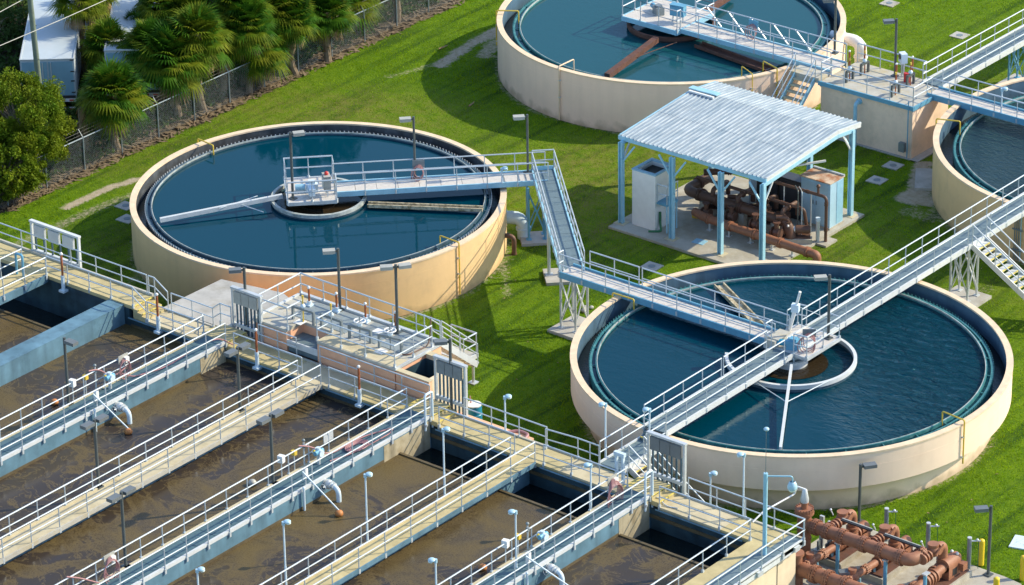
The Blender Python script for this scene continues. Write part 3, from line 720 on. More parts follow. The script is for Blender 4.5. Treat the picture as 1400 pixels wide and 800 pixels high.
pad('small concrete pad under the trestle next to the pale blue pipe elbow', -7.4, 17.8, 1.5, 1.3, q45)
pad('concrete pad under the middle legs of the grey catwalk', lm_.x+.1, lm_.y-.05, 1.3, 1.5, q45)
pad('large concrete pad under the braced trestle touching the pale front tank', .15, 11.55, 2.5, 1.9, 0)
# B side walkway ------------------------------------------------------------
bw = bridge('side_walkway', 'white planked walkway from the trestle to the middle of the front tank', P1-Vector((.35,0,0)), P2, 1.0, zk+.004, 'steel_blue', 'grating_pale', step=.46, sp=1.25, cat='catwalk', gaps=[(0,.9,1),(3.55,3.72,1)], gh=.3)
railing(bw, [(-.65, 10.9, zk), (-.65, 11.2, zk)], h=.98, drop=.1)
# B main bridge ---------------------------------------------------------------
zm = 3.0
bx = 11.52
bm_ = bridge('access_bridge', 'long grey bridge crossing the front tank from the basin to the far right tank', (bx, 1.55), (bx, 37.0), 1.06, zm, 'alu_white', 'grating', sp=1.28,
             gaps=[(21.9, 23.7, -1), (8.35, 10.9, 1), (8.1, 11.2, -1), (5.2, 5.35, 1)])
part('platform_deck', MB().prism([(10.55, 10.35), (12.7, 10.35), (12.7, 12.75), (10.55, 12.75)], zm-.045, zm+.006), 'grating_pale', bm_, sm=False)
for p, q in (((10.55,10.35),(12.7,10.35)), ((12.7,10.35),(12.7,12.75)), ((12.7,12.75),(10.55,12.75)), ((10.55,12.75),(10.55,10.35))):
    part('edge_beam', MB().beam((*p, zm-.06), (*q, zm-.06), .07, .15), 'galv', bm_)
railing(bm_, [(12.07,10.3,zm),(12.68,10.37,zm),(12.68,12.72,zm),(12.07,12.8,zm)], h=.95, sp=1.3, drop=.1)
railing(bm_, [(10.98,12.78,zm),(10.58,12.72,zm),(10.58,11.95,zm)], h=.95, sp=.8, drop=.1)
railing(bm_, [(10.98,10.25,zm),(10.58,10.37,zm),(10.58,10.85,zm)], h=.95, sp=.8, drop=.1)
part('centre_column', MB().cyl((CB[0], CB[1], 0), .3, zm-.1, 20), 'steel_sky', bm_)
part('drive_housing', MB().lathe((CB[0], CB[1], 0), [(.3,zB-.1),(.34,zB+.12),(.72,zm-.12)], 24), 'white_blue', bm_)
fin = MB()
for i in range(8):
    a = 2*PI*i/8; fin.beam((CB[0]+.3*cos(a), CB[1]+.3*sin(a), zB+.1), (CB[0]+.66*cos(a), CB[1]+.66*sin(a), zm-.2), .03, .25)
part('drive_rib', fin, 'white_blue', bm_, kind='stuff')
part('pale_counter', MB().prism([(10.64,10.42),(11.2,10.42),(11.2,11.35),(10.64,11.35)], zm+.32, zm+.36).cbox((10.9,10.7,zm), .5, .9, .32), 'boxtop', bm_, sm=False)
drive_unit('blue gear motor in the middle of the front tank bridge platform', Vector((11.75,10.75,zm)), 'steel_blue', 'drum_blue', rad(200))
hose_station('grey post with dark red hose coil on the front tank bridge platform', Vector((12.35,11.0,zm)), rad(38), 4, 'steel_grey', .24)
jb = thing('jib_mast', 'white slanted mast with blue winch box at the middle of the front tank', 'mast', (10.65,12.15,zm))
m0 = Vector((10.62,12.05,zm)); m1 = P(1094, 399, zm+1.95)
part('mast_tube', MB().tube([m0, m0+(m1-m0)*.55], .085, 10).tube([m0+(m1-m0)*.5, m1], .06, 10), 'white', jb)
mm = m0+(m1-m0)*.58; part('winch_box', MB().cbox(mm-UPV*.16, .32, .26, .34, rad(20)), 'white_blue', jb, sm=False)
for q in ((10.58,12.75), (12.0,13.1)): part('stay_cable', MB().tube([mm+UPV*.12, (*q, zm+.5)], .012, 5), 'rail', jb)
# step down platform between the main bridge and the basin deck
zp = 2.55
sp_ = thing('landing_platform', 'grey grating platform linking the front tank bridge to the basin walkway', 'platform', (bx,0,zp))
panels(sp_, (bx,-1.36), (bx,1.5), 1.0, zp, .05, 'grating', .7)
for k in (-.53, .53): part('girder', MB().beam((bx+k,-1.36,zp-.06), (bx+k,1.5,zp-.06), .07, .26), 'alu_white', sp_)
for i in range(2): part('step_tread', MB().box(bx-.46, 1.2+i*.17, zp+.0, bx+.46, 1.4+i*.17, zp+.15+.15*i), 'grating', sp_, sm=False)
part('yellow_nosing', MB().box(bx-.46,1.17,zp+.11,bx+.46,1.2,zp+.156), 'nosing', sp_, sm=False)
railing(sp_, [(bx-.53,-1.35,zp),(bx-.53,1.5,zp)], h=.95, sp=1.4, drop=.1)
railing(sp_, [(bx+.53,.25,zp),(bx+.53,1.5,zp)], h=.95, sp=1.2, drop=.1)
def stair(t, a, d, n, rise, run, w, m_tread, m_str, nos=True, h=.95, open_=True):
    """straight flight going down from a in direction d"""
    a = Vector(a); d = Vector((d[0], d[1], 0)).normalized(); s = Vector((-d.y, d.x, 0)); rz = math.atan2(d.y, d.x)
    for i in range(n):
        p = a+d*(run*(i+.5))-UPV*(rise*(i+1)); part('tread', MB().cbox(p-UPV*.045, run*1.02, w-.08, .045, rz), m_tread, t, sm=False)
        if nos: part('nosing', MB().cbox(p+d*run*.45-UPV*.03, .05, w-.1, .036, rz), 'nosing', t, sm=False)
    e = a+d*(run*n)-UPV*(rise*n)
    for k in (-1, 1):
        o = s*(k*w/2)
        part('stringer', MB().beam(a+o-UPV*.1, e+o-UPV*.02, .05, .26), m_str, t)
        railing(t, [a+o*1.02-UPV*.02, e+o*1.02], h=h, sp=1.25, drop=0)
    return e
st1 = thing('stairs', 'white railed stairs with yellow nosings going down behind the gate frame by the front tank', 'stairs', (12.05,-.4,zp), 'steel stairs')
stair(st1, (12.08,-.42,zp), (1,0), 13, zp/13-.003, .29, .95, 'grating_pale', 'alu_white')
st2 = thing('stairs', 'white stairs with yellow nosings descending from the long bridge at the right', 'stairs', (12.05,24.35,zm), 'steel stairs')
stair(st2, (12.08,24.35,zm), (1,0), 16, zm/16-.003, .30, 1.1, 'alu_white', 'alu_white')
support(bm_, 11.4, 24.3, zm-.15, 'galv', .9, .75, PI/2)
pad('concrete pad under the bridge trestle beside the white stairs', 11.5, 24.3, 1.8, 1.5)
# C bridge --------------------------------------------------------------------
zc_ = 2.9
brC = bridge('access_bridge', 'blue railed bridge to the drive platform of the rusty skimmer tank', (-13.2, 37.25), (-4.2, 37.25), 1.3, zc_, 'steel_sky', 'grating_pale', h=1.05, sp=1.2)
part('platform_deck', MB().prism([(-16.6,36.3),(-13.2,36.3),(-13.2,39.4),(-16.6,39.4)], zc_-.05, zc_+.002), 'grating_pale', brC, sm=False)
for p, q in (((-16.6,36.3),(-13.2,36.3)), ((-13.2,36.3),(-13.2,39.4)), ((-13.2,39.4),(-16.6,39.4)), ((-16.6,39.4),(-16.6,36.3))):
    part('edge_beam', MB().beam((*p, zc_-.1), (*q, zc_-.1), .07, .25), 'steel_sky', brC)
railing(brC, [(-13.2,36.6,zc_),(-13.2,36.32,zc_),(-16.58,36.32,zc_),(-16.58,39.38,zc_),(-13.2,39.38,zc_),(-13.2,37.9,zc_)], h=1.05, sp=1.15, drop=.1)
part('centre_column', MB().cyl((CC[0], CC[1], 0), .4, zc_-.1, 20), 'black', brC)
part('drive_housing', MB().cyl((CC[0], CC[1], zC+.1), .9, zc_-zC-.2, 20, .8), 'rust', brC)
for i in range(5):
    x = -12.6+i*1.35
    part('diagonal_brace', MB().beam((x,37.9,zc_+1.0), (x+.95,37.9,zc_+.1), .06, .05), 'rail', brC)
drive_unit('dark gear motor on the platform of the rusty skimmer tank', Vector((-15.3,37.6,zc_)), 'steel_grey', 'steel_blue', rad(150))
cabinet('blue control box with red and white labels on the rusty skimmer tank platform', Vector((-13.9,37.35,zc_)), .75, .35, .55, 'steel_blue', rad(10), None, .35)
hose_station('red life hose hung on the bridge of the rusty skimmer tank', Vector((-9.6,37.75,zc_)), 0, 3, 'steel_blue', .22)
# D walkway and the upper right bridge ------------------------------------------
zd = 2.75
brD = bridge('side_walkway', 'blue sided walkway to the tank at the right edge', (.9, 37.75), (10.9, 37.75), 1.0, zd, 'steel_blue', 'grating_pale', h=.95, sp=1.3, gh=.3, gaps=[(0,.9,1)])
brE = bridge('access_bridge', 'white kerbed bridge on a trestle rising to the upper right corner', (.45, 38.4), (.45, 60.0), 1.1, zd+.004, 'alu_white', 'grating', h=.95, sp=1.3, gh=.28)
support(brE, .35, 46.6, zd-.15, 'steel_blue', .9, .8, PI/2)
pad('concrete pad under the blue trestle at the upper right', .9, 46.4, 2.8, 2.0)
# yellow pipes standing over the tank rims -----------------------------------------
def hook(label, c, ang, R, h, foot, zi, m='yellow_pipe', w=.0, r=.035):
    """pipe climbing the wall, over the rim and down to the weir"""
    t = thing('spray_pipe', label, 'pipe', (c[0]+(R+.08)*cos(ang), c[1]+(R+.08)*sin(ang), foot), 'yellow pipes over the tank rims')
    o = lambda rr, z: (c[0]+rr*cos(ang), c[1]+rr*sin(ang), z)
    part('riser', MB().tube(fillet([o(R+.08, foot), o(R+.08, h+.18), o(R-1.05, h+.18), o(R-1.05, zi-.15)], .08, 3), r, 7), m, t)
    part('clamp', MB().cbox(o(R+.04, h-.6), .12, .12, .05, ang).cbox(o(R+.04, h*.45), .12, .12, .05, ang), 'galv', t)
    return t
def angof(c, p): return math.atan2(p.y-c[1], p.x-c[0])
hook('yellow pipe on the right side of the tan tank rim', CA, angof(CA, P(626, 336, HA)), RA, HA, .15, zA)
hook('yellow bracket pipe over the far left rim of the tan tank', CA, angof(CA, P(281, 199, HA)), RA, HA, 1.2, zA)
hook('yellow pipe with valve on the near right rim of the front tank', CB, angof(CB, P(1318, 580, HB)), RB_, HB, .95, zB)
hook('yellow pipe under the side walkway of the front tank', CB, angof(CB, P(842, 407, HB)), RB_, HB, 1.0, zB)
hook('yellow pipe between shelter roof and stairs on the rusty skimmer tank', CC, angof(CC, P(1058, 96, HC)), RC_, HC, .3, zC)
hook('thin yellow pipe left of its taller twin on the rusty skimmer tank', CC, angof(CC, P(1026, 104, HC)), RC_, HC, .3, zC, r=.025)
hook('cream standpipe on the near left wall of the rusty skimmer tank', CC, angof(CC, P(767, 94, HC)), RC_, HC, .05, zC, 'coping')
hook('yellow pipe on the far left rim of the rusty skimmer tank', CC, angof(CC, P(726, 20, HC)), RC_, HC, 1.0, zC)
hook('yellow pipe over the left rim of the tank at right edge', CD, angof(CD, P(1305, 170, HD)), RD, HD, 1.0, zD)
# pipe elbows at the tanks
def elbow(label, pts, r, m, fl=(), name='pipe_elbow', rb=None):
    t = thing(name, label, 'pipe', tuple(pts[-1]), 'pipes leaving the tanks')
    part('pipe_run', pipe(MB(), pts, r, rb, 16), m, t)
    for i, f in fl:
        a, b = Vector(pts[i]), Vector(pts[i+1]); part('flange', MB().disc(a+(b-a)*f, b-a, r*1.2, .09, 16), m, t)
    return t
e0 = P(716, 325, 0)
elbow('pale blue pipe elbow rising from the lawn beside the tan tank', [(e0.x-1.5, e0.y-1.0, 1.0), (e0.x, e0.y, 1.0), (e0.x, e0.y, -.05)], .3, 'white_blue', [(0,.55),(1,.5)], rb=.6)
e0 = P(703, 348, 0)
elbow('thin dark brown pipe elbow rising from the lawn beside the tan tank', [(e0.x-.9, e0.y-.4, .9), (e0.x, e0.y, .9), (e0.x, e0.y, -.02)], .11, 'dark_pipe', [(1,.95)], rb=.25)
e0 = P(1176, 108, 0)
elbow('white pipe elbow behind the rail between rusty skimmer tank and splitter box', [(e0.x-1.6, e0.y-.3, 2.0), (e0.x, e0.y, 2.0), (e0.x, e0.y, 0)], .3, 'white', [(0,.4),(1,.4)], rb=.55)
# ------------------------------------------------------------------ the aeration basin: walls, walkways, rails
ZC, ZR, ZL, ZW, YEND = 2.40, 2.75, 2.86, 1.88, -36.0
def sludge_mat():
    m = bpy.data.materials.new('sludge_water'); m.use_nodes = True; n, l = m.node_tree.nodes, m.node_tree.links
    b = n['Principled BSDF']; b.inputs['IOR'].default_value = 1.33
    geo = n.new('ShaderNodeNewGeometry')
    def noise(s, d=6, r=.6, dist=0., vec=None):
        x = n.new('ShaderNodeTexNoise'); x.inputs['Scale'].default_value = s; x.inputs['Detail'].default_value = d
        x.inputs['Roughness'].default_value = r; x.inputs['Distortion'].default_value = dist
        l.new(vec or geo.outputs['Position'], x.inputs['Vector']); return x
    def rg(v, a, b_, c=0., d=1., smooth_=True):
        x = n.new('ShaderNodeMapRange')
        if smooth_: x.interpolation_type = 'SMOOTHSTEP'
        for k_, q in zip(('From Min','From Max','To Min','To Max'), (a,b_,c,d)): x.inputs[k_].default_value = q
        l.new(v, x.inputs['Value']); return x.outputs['Result']
    def mth(op, a, b_=0.):
        x = n.new('ShaderNodeMath'); x.operation = op; x.use_clamp = True
        for i, v in enumerate((a, b_)):
            if isinstance(v, (int, float)): x.inputs[i].default_value = v
            else: l.new(v, x.inputs[i])
        return x.outputs[0]
    def mix(f, A, B):
        x = n.new('ShaderNodeMix'); x.data_type = 'RGBA'; l.new(f, x.inputs['Factor'])
        for s, v in (('A', A), ('B', B)):
            if isinstance(v, tuple): x.inputs[s].default_value = (*v, 1)
            else: l.new(v, x.inputs[s])
        return x.outputs['Result']
    # swirled coordinates
    w1 = noise(.35, 3, .5); ad = n.new('ShaderNodeVectorMath'); ad.operation = 'MULTIPLY_ADD'
    ad.inputs[1].default_value = (1.3, 1.3, 0); l.new(w1.outputs['Color'], ad.inputs[0]); l.new(geo.outputs['Position'], ad.inputs[2])
    sw = ad.outputs['Vector']
    big = noise(.24, 5, .55, .6, sw).outputs['Fac']            # foam rafts
    fine = noise(16.0, 6, .65, .3, sw).outputs['Fac']
    thread = noise(.7, 5, .6, 1.6, sw).outputs['Fac']
    line = rg(mth('ABSOLUTE', mth('SUBTRACT', thread, .5)), .0, .03, 1., 0.)      # thin foam threads
    t2 = n.new('ShaderNodeMath'); t2.operation = 'SUBTRACT'; l.new(thread, t2.inputs[0]); t2.inputs[1].default_value = .5
    t3 = n.new('ShaderNodeMath'); t3.operation = 'ABSOLUTE'; l.new(t2.outputs[0], t3.inputs[0])
    line = rg(t3.outputs[0], .0, .03, .5, 0.)
    raft = rg(big, .49, .64)
    edge_n = rg(fine, .30, .72, .25, 1.)
    grain = rg(noise(34.0, 4, .75, .2, sw).outputs['Fac'], .40, .66)
    rim = mth('MULTIPLY', rg(big, .50, .525), rg(big, .53, .575, 1., 0.))
    foam = mth('MAXIMUM', mth('MULTIPLY', mth('MULTIPLY', raft, edge_n), mth('ADD', mth('MULTIPLY', grain, .7), .22)), mth('MULTIPLY', mth('MAXIMUM', mth('MULTIPLY', rim, .45), line), rg(fine, .32, .6)))
    base = mix(rg(noise(.6, 5, .6, .5, sw).outputs['Fac'], .35, .65), (0.042, 0.036, 0.036), (0.050, 0.038, 0.026))
    base = mix(rg(big, .42, .68), base, (0.068, 0.048, 0.020))
    col = mix(foam, base, (0.235, 0.175, 0.070))
    l.new(col, b.inputs['Base Color'])
    ro = rg(foam, 0., .5, .20, .65); l.new(ro, b.inputs['Roughness'])
    bp = n.new('ShaderNodeBump'); bp.inputs['Strength'].default_value = .15; bp.inputs['Distance'].default_value = .02
    h = mth('ADD', mth('MULTIPLY', foam, .7), mth('MULTIPLY', fine, .15)); l.new(h, bp.inputs['Height']); l.new(bp.outputs['Normal'], b.inputs['Normal'])
    return m
M['sludge'] = sludge_mat()
WX = [(-14.42,-13.58), (-8.95,-7.70), (-3.50,-2.45), (2.15,3.40), (7.70,8.75), (13.30,14.42), (19.13,20.75)]
YI, YO = -2.62, -1.38
bas = thing('aeration_basin', 'long concrete basin of parallel brown water channels with railed walkways', 'basin', (0, YO, 0))
# cross wall + walkway, left part higher
def wall(x0, y0, x1, y1, z0, z1, m='wall_blue'): part('channel_wall', MB().box(x0, y0, z0, x1, y1, z1), m, bas, sm=False)
wall(-13.3, YI+.02, 20.4, YO-.02, -.05, ZC-.16, 'wall_wet_shaded'); wall(-34, YI+.02, -13.3, YO-.02, -.05, ZL-.16, 'wall_wet_shaded')
def deck(x0, y0, x1, y1, z, m='walk_concrete', t=.16, name='walkway'):
    return part(name, MB().box(x0, y0, z-t, x1, y1, z), m, bas, sm=False)
deck(-34, YI, -13.05, YO, ZL)
xs = [-12.3, -9.3, -7.35, 1.8, 3.75, 12.95, 14.8, 20.75]
for i in range(0, 8, 2): 
    n_ = max(1, int(round((xs[i+1]-xs[i])/3.1)))
    for k in range(n_):
        x0 = xs[i]+(xs[i+1]-xs[i])*k/n_; x1 = xs[i]+(xs[i+1]-xs[i])*(k+1)/n_-(.012 if k < n_-1 else 0)
        deck(x0, YI, x1, YO, ZC-.002*(k % 2), 'walk_concrete' if (k+i) % 3 else 'walk_pale')
for a, b in ((-9.3,-7.35), (1.8,3.75), (12.95,14.8)):       # raised crossings with a step each side
    deck(a+.3, YI, b-.3, YO, ZR, 'walk_concrete', .36, 'raised_crossing')
    for x, k in ((a, 1), (b, -1)):
        deck(min(x, x+.3*k)+(.002 if k > 0 else -.002), YI+.003, max(x, x+.3*k)-(.002 if k > 0 else -.002), YO-.003, ZC+.18, 'walk_concrete', .2, 'step')
        e = x if k > 0 else x-.05
        part('step_nosing', MB().box(e-.012*k, YI+.06, ZC+.15, e+.05-.012*k, YO-.06, ZC+.186).box(e+.3*k, YI+.06, ZR-.03, e+.3*k+.05, YO-.06, ZR+.006), 'nosing', bas, sm=False)
for i in range(3):     # stair from the high left walkway
    x = -13.05+.25*i; z = ZL-(i+1)*(ZL-ZC)/4
    deck(x, YI+.002, x+.25, YO-.002, z, 'walk_concrete', z-ZC+.16, 'stair_step')
    part('step_nosing', MB().box(x-.01, YI+.05, z+.0+.115-.03, x+.05, YO-.05, z+.115+.006), 'nosing', bas, sm=False)
for x0, x1, z in ((-34,-13.1,ZL+.04), (-12.3,-9.3,ZC), (-7.35,1.8,ZC), (3.75,10.95,ZC), (14.8,20.75,ZC)): part('outer_kerb', MB().box(x0, YO+.002, z-.1, x1, YO+.10, z+.05), 'boxtop', bas, sm=False)
part('pink_ledge', MB().box(3.4, YO+.12, 1.9, 7.3, YO+.5, 2.28), 'pink', bas, sm=False)
# walls between the channels
for i, (a, b) in enumerate(WX):
    if i == 0:
        wall(a, YEND, b, YI+.01, -.05, 2.78); part('wall_cap', MB().box(a-.012, YEND, 2.78, b+.012, YI+.0, 2.80), 'wall_blue', bas, sm=False)
    elif i in (1, 3, 5):
        wall(a+.14, YEND, b-.02, YI+.01, -.05, ZR-.06)
        part('stain_band', MB().box(b-.021, YEND, ZW-.05, b-.012, YI+.01, ZW+.13).box(a+.132, YEND, ZW-.05, a+.141, YI+.01, ZW+.13), 'wall_stain', bas, sm=False)
        panels(bas, ((a+b)/2, YI), ((a+b)/2, YEND), b-a-.2, ZR, .05, 'grating_blue', 1.05)
        part('kerb_edge', MB().box(b-.10, YEND, ZR-.10, b, YI, ZR+.05), 'alu_white', bas, sm=False)
        part('kerb_edge', MB().box(a, YEND, ZR-.10, a+.13, YI, ZR+.05), 'walk_pale', bas, sm=False)
    elif i < 6:
        wall(a+.3, YEND, b-.3, YI+.01, -.05, ZC-.16)
        n_ = 9
        for k in range(n_):
            y1 = YI-(YI-YEND)*k/n_; y0 = YI-(YI-YEND)*(k+1)/n_+.012
            deck(a, y0, b, y1, ZC-.002*(k % 2), 'walk_pale' if i == 2 else 'walk_concrete')
        part('kerb_edge', MB().box(b+.002, YEND, ZC-.17, b+.05, YI, ZC+.02), 'wall_blue' if i == 4 else 'boxtop', bas, sm=False)
        part('kerb_edge', MB().box(a+.0, YEND, ZC+.001, a+.09, YI, ZC+.05), 'walk_pale', bas, sm=False)
    else:
        wall(a+.05, YEND, a+.55, YI+.01, -.05, ZC-.16, 'cream')
        deck(a, YEND, a+.6, YI, ZC)
        panels(bas, (a+1.12, YI+.02), (a+1.12, YEND), 1.0, ZC, .05, 'grating', 1.05)
        panels(bas, (a+.95, YI+.62), (a+1.58, YI+.62), 1.2, ZC+.012, .02, 'grating', .6)
        part('edge_beam', MB().box(b-.07, YEND, ZC-.26, b, YO+.0, ZC+.06), 'alu_white', bas, sm=False)
        for k in range(14):
            y = -1.9-2.4*k; part('bracket', MB().box(b, y-.16, ZC-.22, b+.1, y+.16, ZC-.02), 'galv', bas, sm=False)
# far water faces of the cross wall: ledge pipes and a stained base
part('tide_band', MB().box(-13.2, YI-.012, ZW-.05, 19.1, YI+.02, ZW+.10), 'wall_stain', bas, sm=False)
for a, b in zip(WX[:-1], WX[1:]):
    part('air_header', MB().tube([(a[1]+.3, YI-.07, ZC-.12), (b[0]-.3, YI-.07, ZC-.12)], .035, 7), 'wall_blue', bas)
# water: one sheet for each channel; the three right hand channels spill over a weir wall into a low dark end bay
M['bay_water'] = water_mat('dark_bay_water', (0.006, 0.012, 0.014), 0.05, 0.08, 2.0)
YW = -4.5
for i, (a, b) in enumerate([(-34.0, WX[0][0])] + [(WX[k][1]-.3, WX[k+1][0]+.3) for k in range(6)]):
    zt = ZW-(.0 if i else .25)
    if i in (0, 4, 5, 6):
        part('weir_wall', MB().box(a+.02, YW-.12, .2, b-.02, YW, zt+.05), 'wall_stain', bas, sm=False)
        part('water', MB().grid(a, YW-.05, b, YI+.015, zt-.55, 2, 2), M['bay_water'], kind='structure')
        part('water', MB().grid(a, YEND, b, YW-.05, zt, 4, 12), M['sludge'], kind='structure')
    else: part('water', MB().grid(a, YEND, b, YI+.015, zt, 4, 12), M['sludge'], kind='structure')
for i, y0 in ((1, -4.2), (3, -5.5), (5, -4.6)):      # bare concrete at the upper ends of the painted walls
    b = WX[i][1]; part('bare_patch', MB().box(b-.019, y0, ZW-.6, b-.008, YI-.05, ZR-.16), 'cream_stained', bas, sm=False)
part('end_wall', MB().box(20.4, YI+.03, -.05, 20.42, YO-.03, ZC-.17), 'cream', bas, sm=False)
part('side_wall', MB().box(20.05, YEND, -.05, 20.39, YI+.02, ZC-.27), 'cream', bas, sm=False)
# rails ------------------------------------------------------------------
HR = .90
R3 = lambda *q: [Vector(p) for p in q]
for i, (a, b) in enumerate(WX):
    if i == 0: continue
    z = ZR if i in (1,3,5) else ZC; sp = 1.2 if i in (1,3,5) else 1.5
    y0 = YI-.02 if i != 6 else YI-.02
    railing(bas, R3((a+.03, YEND, z), (a+.03, y0-(.25 if i in (2,4) else 0), z)), h=HR, sp=sp, drop=.1)
    if i < 6: railing(bas, R3((b+.01, YEND, z), (b+.01, y0, z)), h=HR, sp=sp, drop=.22)
    else: railing(bas, R3((b+.03, YEND, z), (b+.03, YO-.02, z)), h=HR, sp=1.4, drop=.2)
# inner rails along the cross walkway (over the water)
for a, b in ((WX[1][1], WX[2][0]), (WX[2][1], WX[3][0]), (WX[3][1], WX[4][0]), (WX[4][1], WX[5][0]), (WX[5][1], WX[6][0])):
    railing(bas, R3((a+.42, YI+.03, ZC), (b, YI+.03, ZC)), h=HR, sp=1.35, drop=.1)
railing(bas, R3((-12.2, YI+.03, ZC), (-9.3, YI+.03, ZC), (-9.0, YI+.03, ZR)), h=HR, sp=1.3, drop=.1)
railing(bas, R3((-18.2, YI+.03, ZL), (-13.05, YI+.03, ZL), (-12.3, YI+.03, ZC)), h=HR, sp=1.4, drop=.1)
# outer rails
railing(bas, R3((-30, YO+.03, ZL), (-13.4, YO+.03, ZL)), h=HR, sp=1.45, drop=.1)
railing(bas, R3((-13.3, YO+.03, ZL), (-12.95, YO+.03, ZL), (-12.2, YO+.03, ZC)), h=HR, sp=1.2, drop=.1)
railing(bas, R3((-12.0, YO+.03, ZC), (-9.6, YO+.03, ZC), (-9.15, YO+.03, ZR), (-8.55, YO+.03, ZR)), h=HR, sp=1.25, drop=.1)
railing(bas, R3((-7.0, YO+.03, ZC), (-4.9, YO+.03, ZC)), h=HR, sp=1.2, drop=.1)
railing(bas, R3((-3.6, YO+.03, ZC), (2.3, YO+.03, ZC)), h=HR, sp=1.45, drop=.1)
railing(bas, R3((4.1, YO+.03, ZC), (8.35, YO+.03, ZC)), h=HR, sp=1.45, drop=.1)
railing(bas, R3((8.4, YO-.12, ZC), (9.9, YO+.03, ZC), (10.5, YO+.03, ZC), (10.95, YO+.03, ZC)), h=HR, sp=1.2, drop=.1)
railing(bas, R3((15.3, YO+.03, ZC), (20.72, YO+.03, ZC), (20.78, YO+.03, ZC)), h=HR, sp=1.45, drop=.1)
# short walkway at the left edge of the picture over the first channel
part('walkway', MB().box(-19.6, YEND, ZL-.22, -18.2, YI-.01, ZL-.004), 'walk_concrete', bas, sm=False)
part('kerb_edge', MB().box(-18.2, YEND, ZL-.3, -18.1, YI-.01, ZL+.04), 'wall_blue', bas, sm=False)
railing(bas, R3((-18.1, YEND, ZL), (-18.1, YI-.1, ZL)), h=HR, sp=1.3, drop=.15)
railing(bas, R3((-19.55, YEND, ZL), (-19.55, YI-.1, ZL)), h=HR, sp=1.3, drop=.15)
mx = thing('gate_hoist', 'blue gate hoist post beside the walkway at the left edge', 'gate hoist', (-18.9,-5.6,ZL))
part('pedestal', MB().box(-19.2,-5.9,ZL,-18.6,-5.3,ZL+.95), 'steel_grey', mx, sm=False)
part('yoke', MB().tube(fillet([(-19.3,-3.3,ZL),(-19.3,-3.3,ZL+1.0),(-18.9,-3.3,ZL+1.0),(-18.9,-3.3,ZL)], .12, 3), .055, 8), 'steel_blue', mx)

# weir gate frames standing at the raised crossings ------------------------
def gate_frame(label, x, y, z, wd_, h, rods=6, m='steel_grey', fr='galv', n_p=3, gap=.012):
    t = thing('weir_gate', label, 'weir gate', (x, y, z), 'weir gates along the walkway')
    for k in (0, 1): part('upright', MB().box(x+k*wd_-.05, y-.06, z-.5, x+k*wd_+.05, y+.06, z+h), fr, t, sm=False)
    part('top_beam', MB().box(x-.07, y-.09, z+h, x+wd_+.07, y+.09, z+h+.09), fr, t, sm=False)
    pw = (wd_-.24)/n_p
    for k in range(n_p): part('panel', MB().box(x+.12+k*pw+gap, y-.13, z+h-.60, x+.12+(k+1)*pw-gap, y-.02, z+h-.05), m, t, sm=False)
    for k in range(rods):
        q = x+.18+(wd_-.36)*k/(rods-1); part('gate_rod', MB().box(q-.035, y+.0, z-.5, q+.035, y+.05, z+h-.6), 'weir_dark', t, sm=False)
    part('lower_beam', MB().box(x+.06, y-.04, z+.02, x+wd_-.06, y+.1, z+.16), fr, t, sm=False)
    return t
gate_frame('white gate frame with three tilted grey boards at far left of the walkway', -20.35, YO+.14, ZL, 2.85, 1.45, 6, 'galv', 'alu_white', 3, .11)
gate_frame('gate frame with brownish panels between the sloped concrete slab and a light pole', -8.5, YO+.16, ZR, 1.55, 1.75, 7, 'lamp_tan')
gate_frame('gate frame with dark grey panels in front of the cream wall corner', 2.55, YO+.16, ZR, 1.55, 1.85, 7, 'steel_grey')
gate_frame('gate frame with pale grey panels in front of the white stairs', 13.3, YO+.16, ZR, 1.72, 1.8, 7, 'lamp_head')
def conduit(label, pts, m='galv'):
    t = thing('coiled_cable', label, 'cable', tuple(pts[0]), 'cables lying by the gate frames')
    part('cable', MB().tube(fillet(pts, .3, 4), .022, 6), m, t); return t
conduit('grey cable hanging off the step by the gate frame nearest the front tank', R3((14.2,-2.5,ZC+.15),(14.6,-2.3,ZC+.25),(15.0,-2.45,ZC+.03),(15.5,-2.3,ZC+.03)))
# rusty orange level posts -----------------------------------------------------
def level_post(label, x, y, z, h=1.0):
    t = thing('level_post', label, 'post', (x, y, z), 'rusty orange posts with white caps')
    part('pedestal', MB().cyl((x,y,z), .085, .75, 10).cbox((x,y,z-.02), .3, .3, .1), 'white_blue', t)
    part('rod', MB().cyl((x,y,z+.75), .05, h, 8), 'orange_post', t)
    part('cap', MB().ball((x,y,z+.77+h), .075, 8, 6), 'white', t); return t
lp = lambda x, z: onY(YI-.12, z, x)
for lab, px, z in (('orange rusty post on the high walkway by the three board frame', 87, ZL-.4), ('orange rusty post near the foot of the yellow edged steps', 217, ZC-.25),
                   ('orange rusty post between the gate frame and the concrete box', 352, ZC-.25), ('orange rusty post in front of the pink wall right of the third walkway', 492, ZC-.25)):
    q = lp(px, z); level_post(lab, q.x, q.y, z)
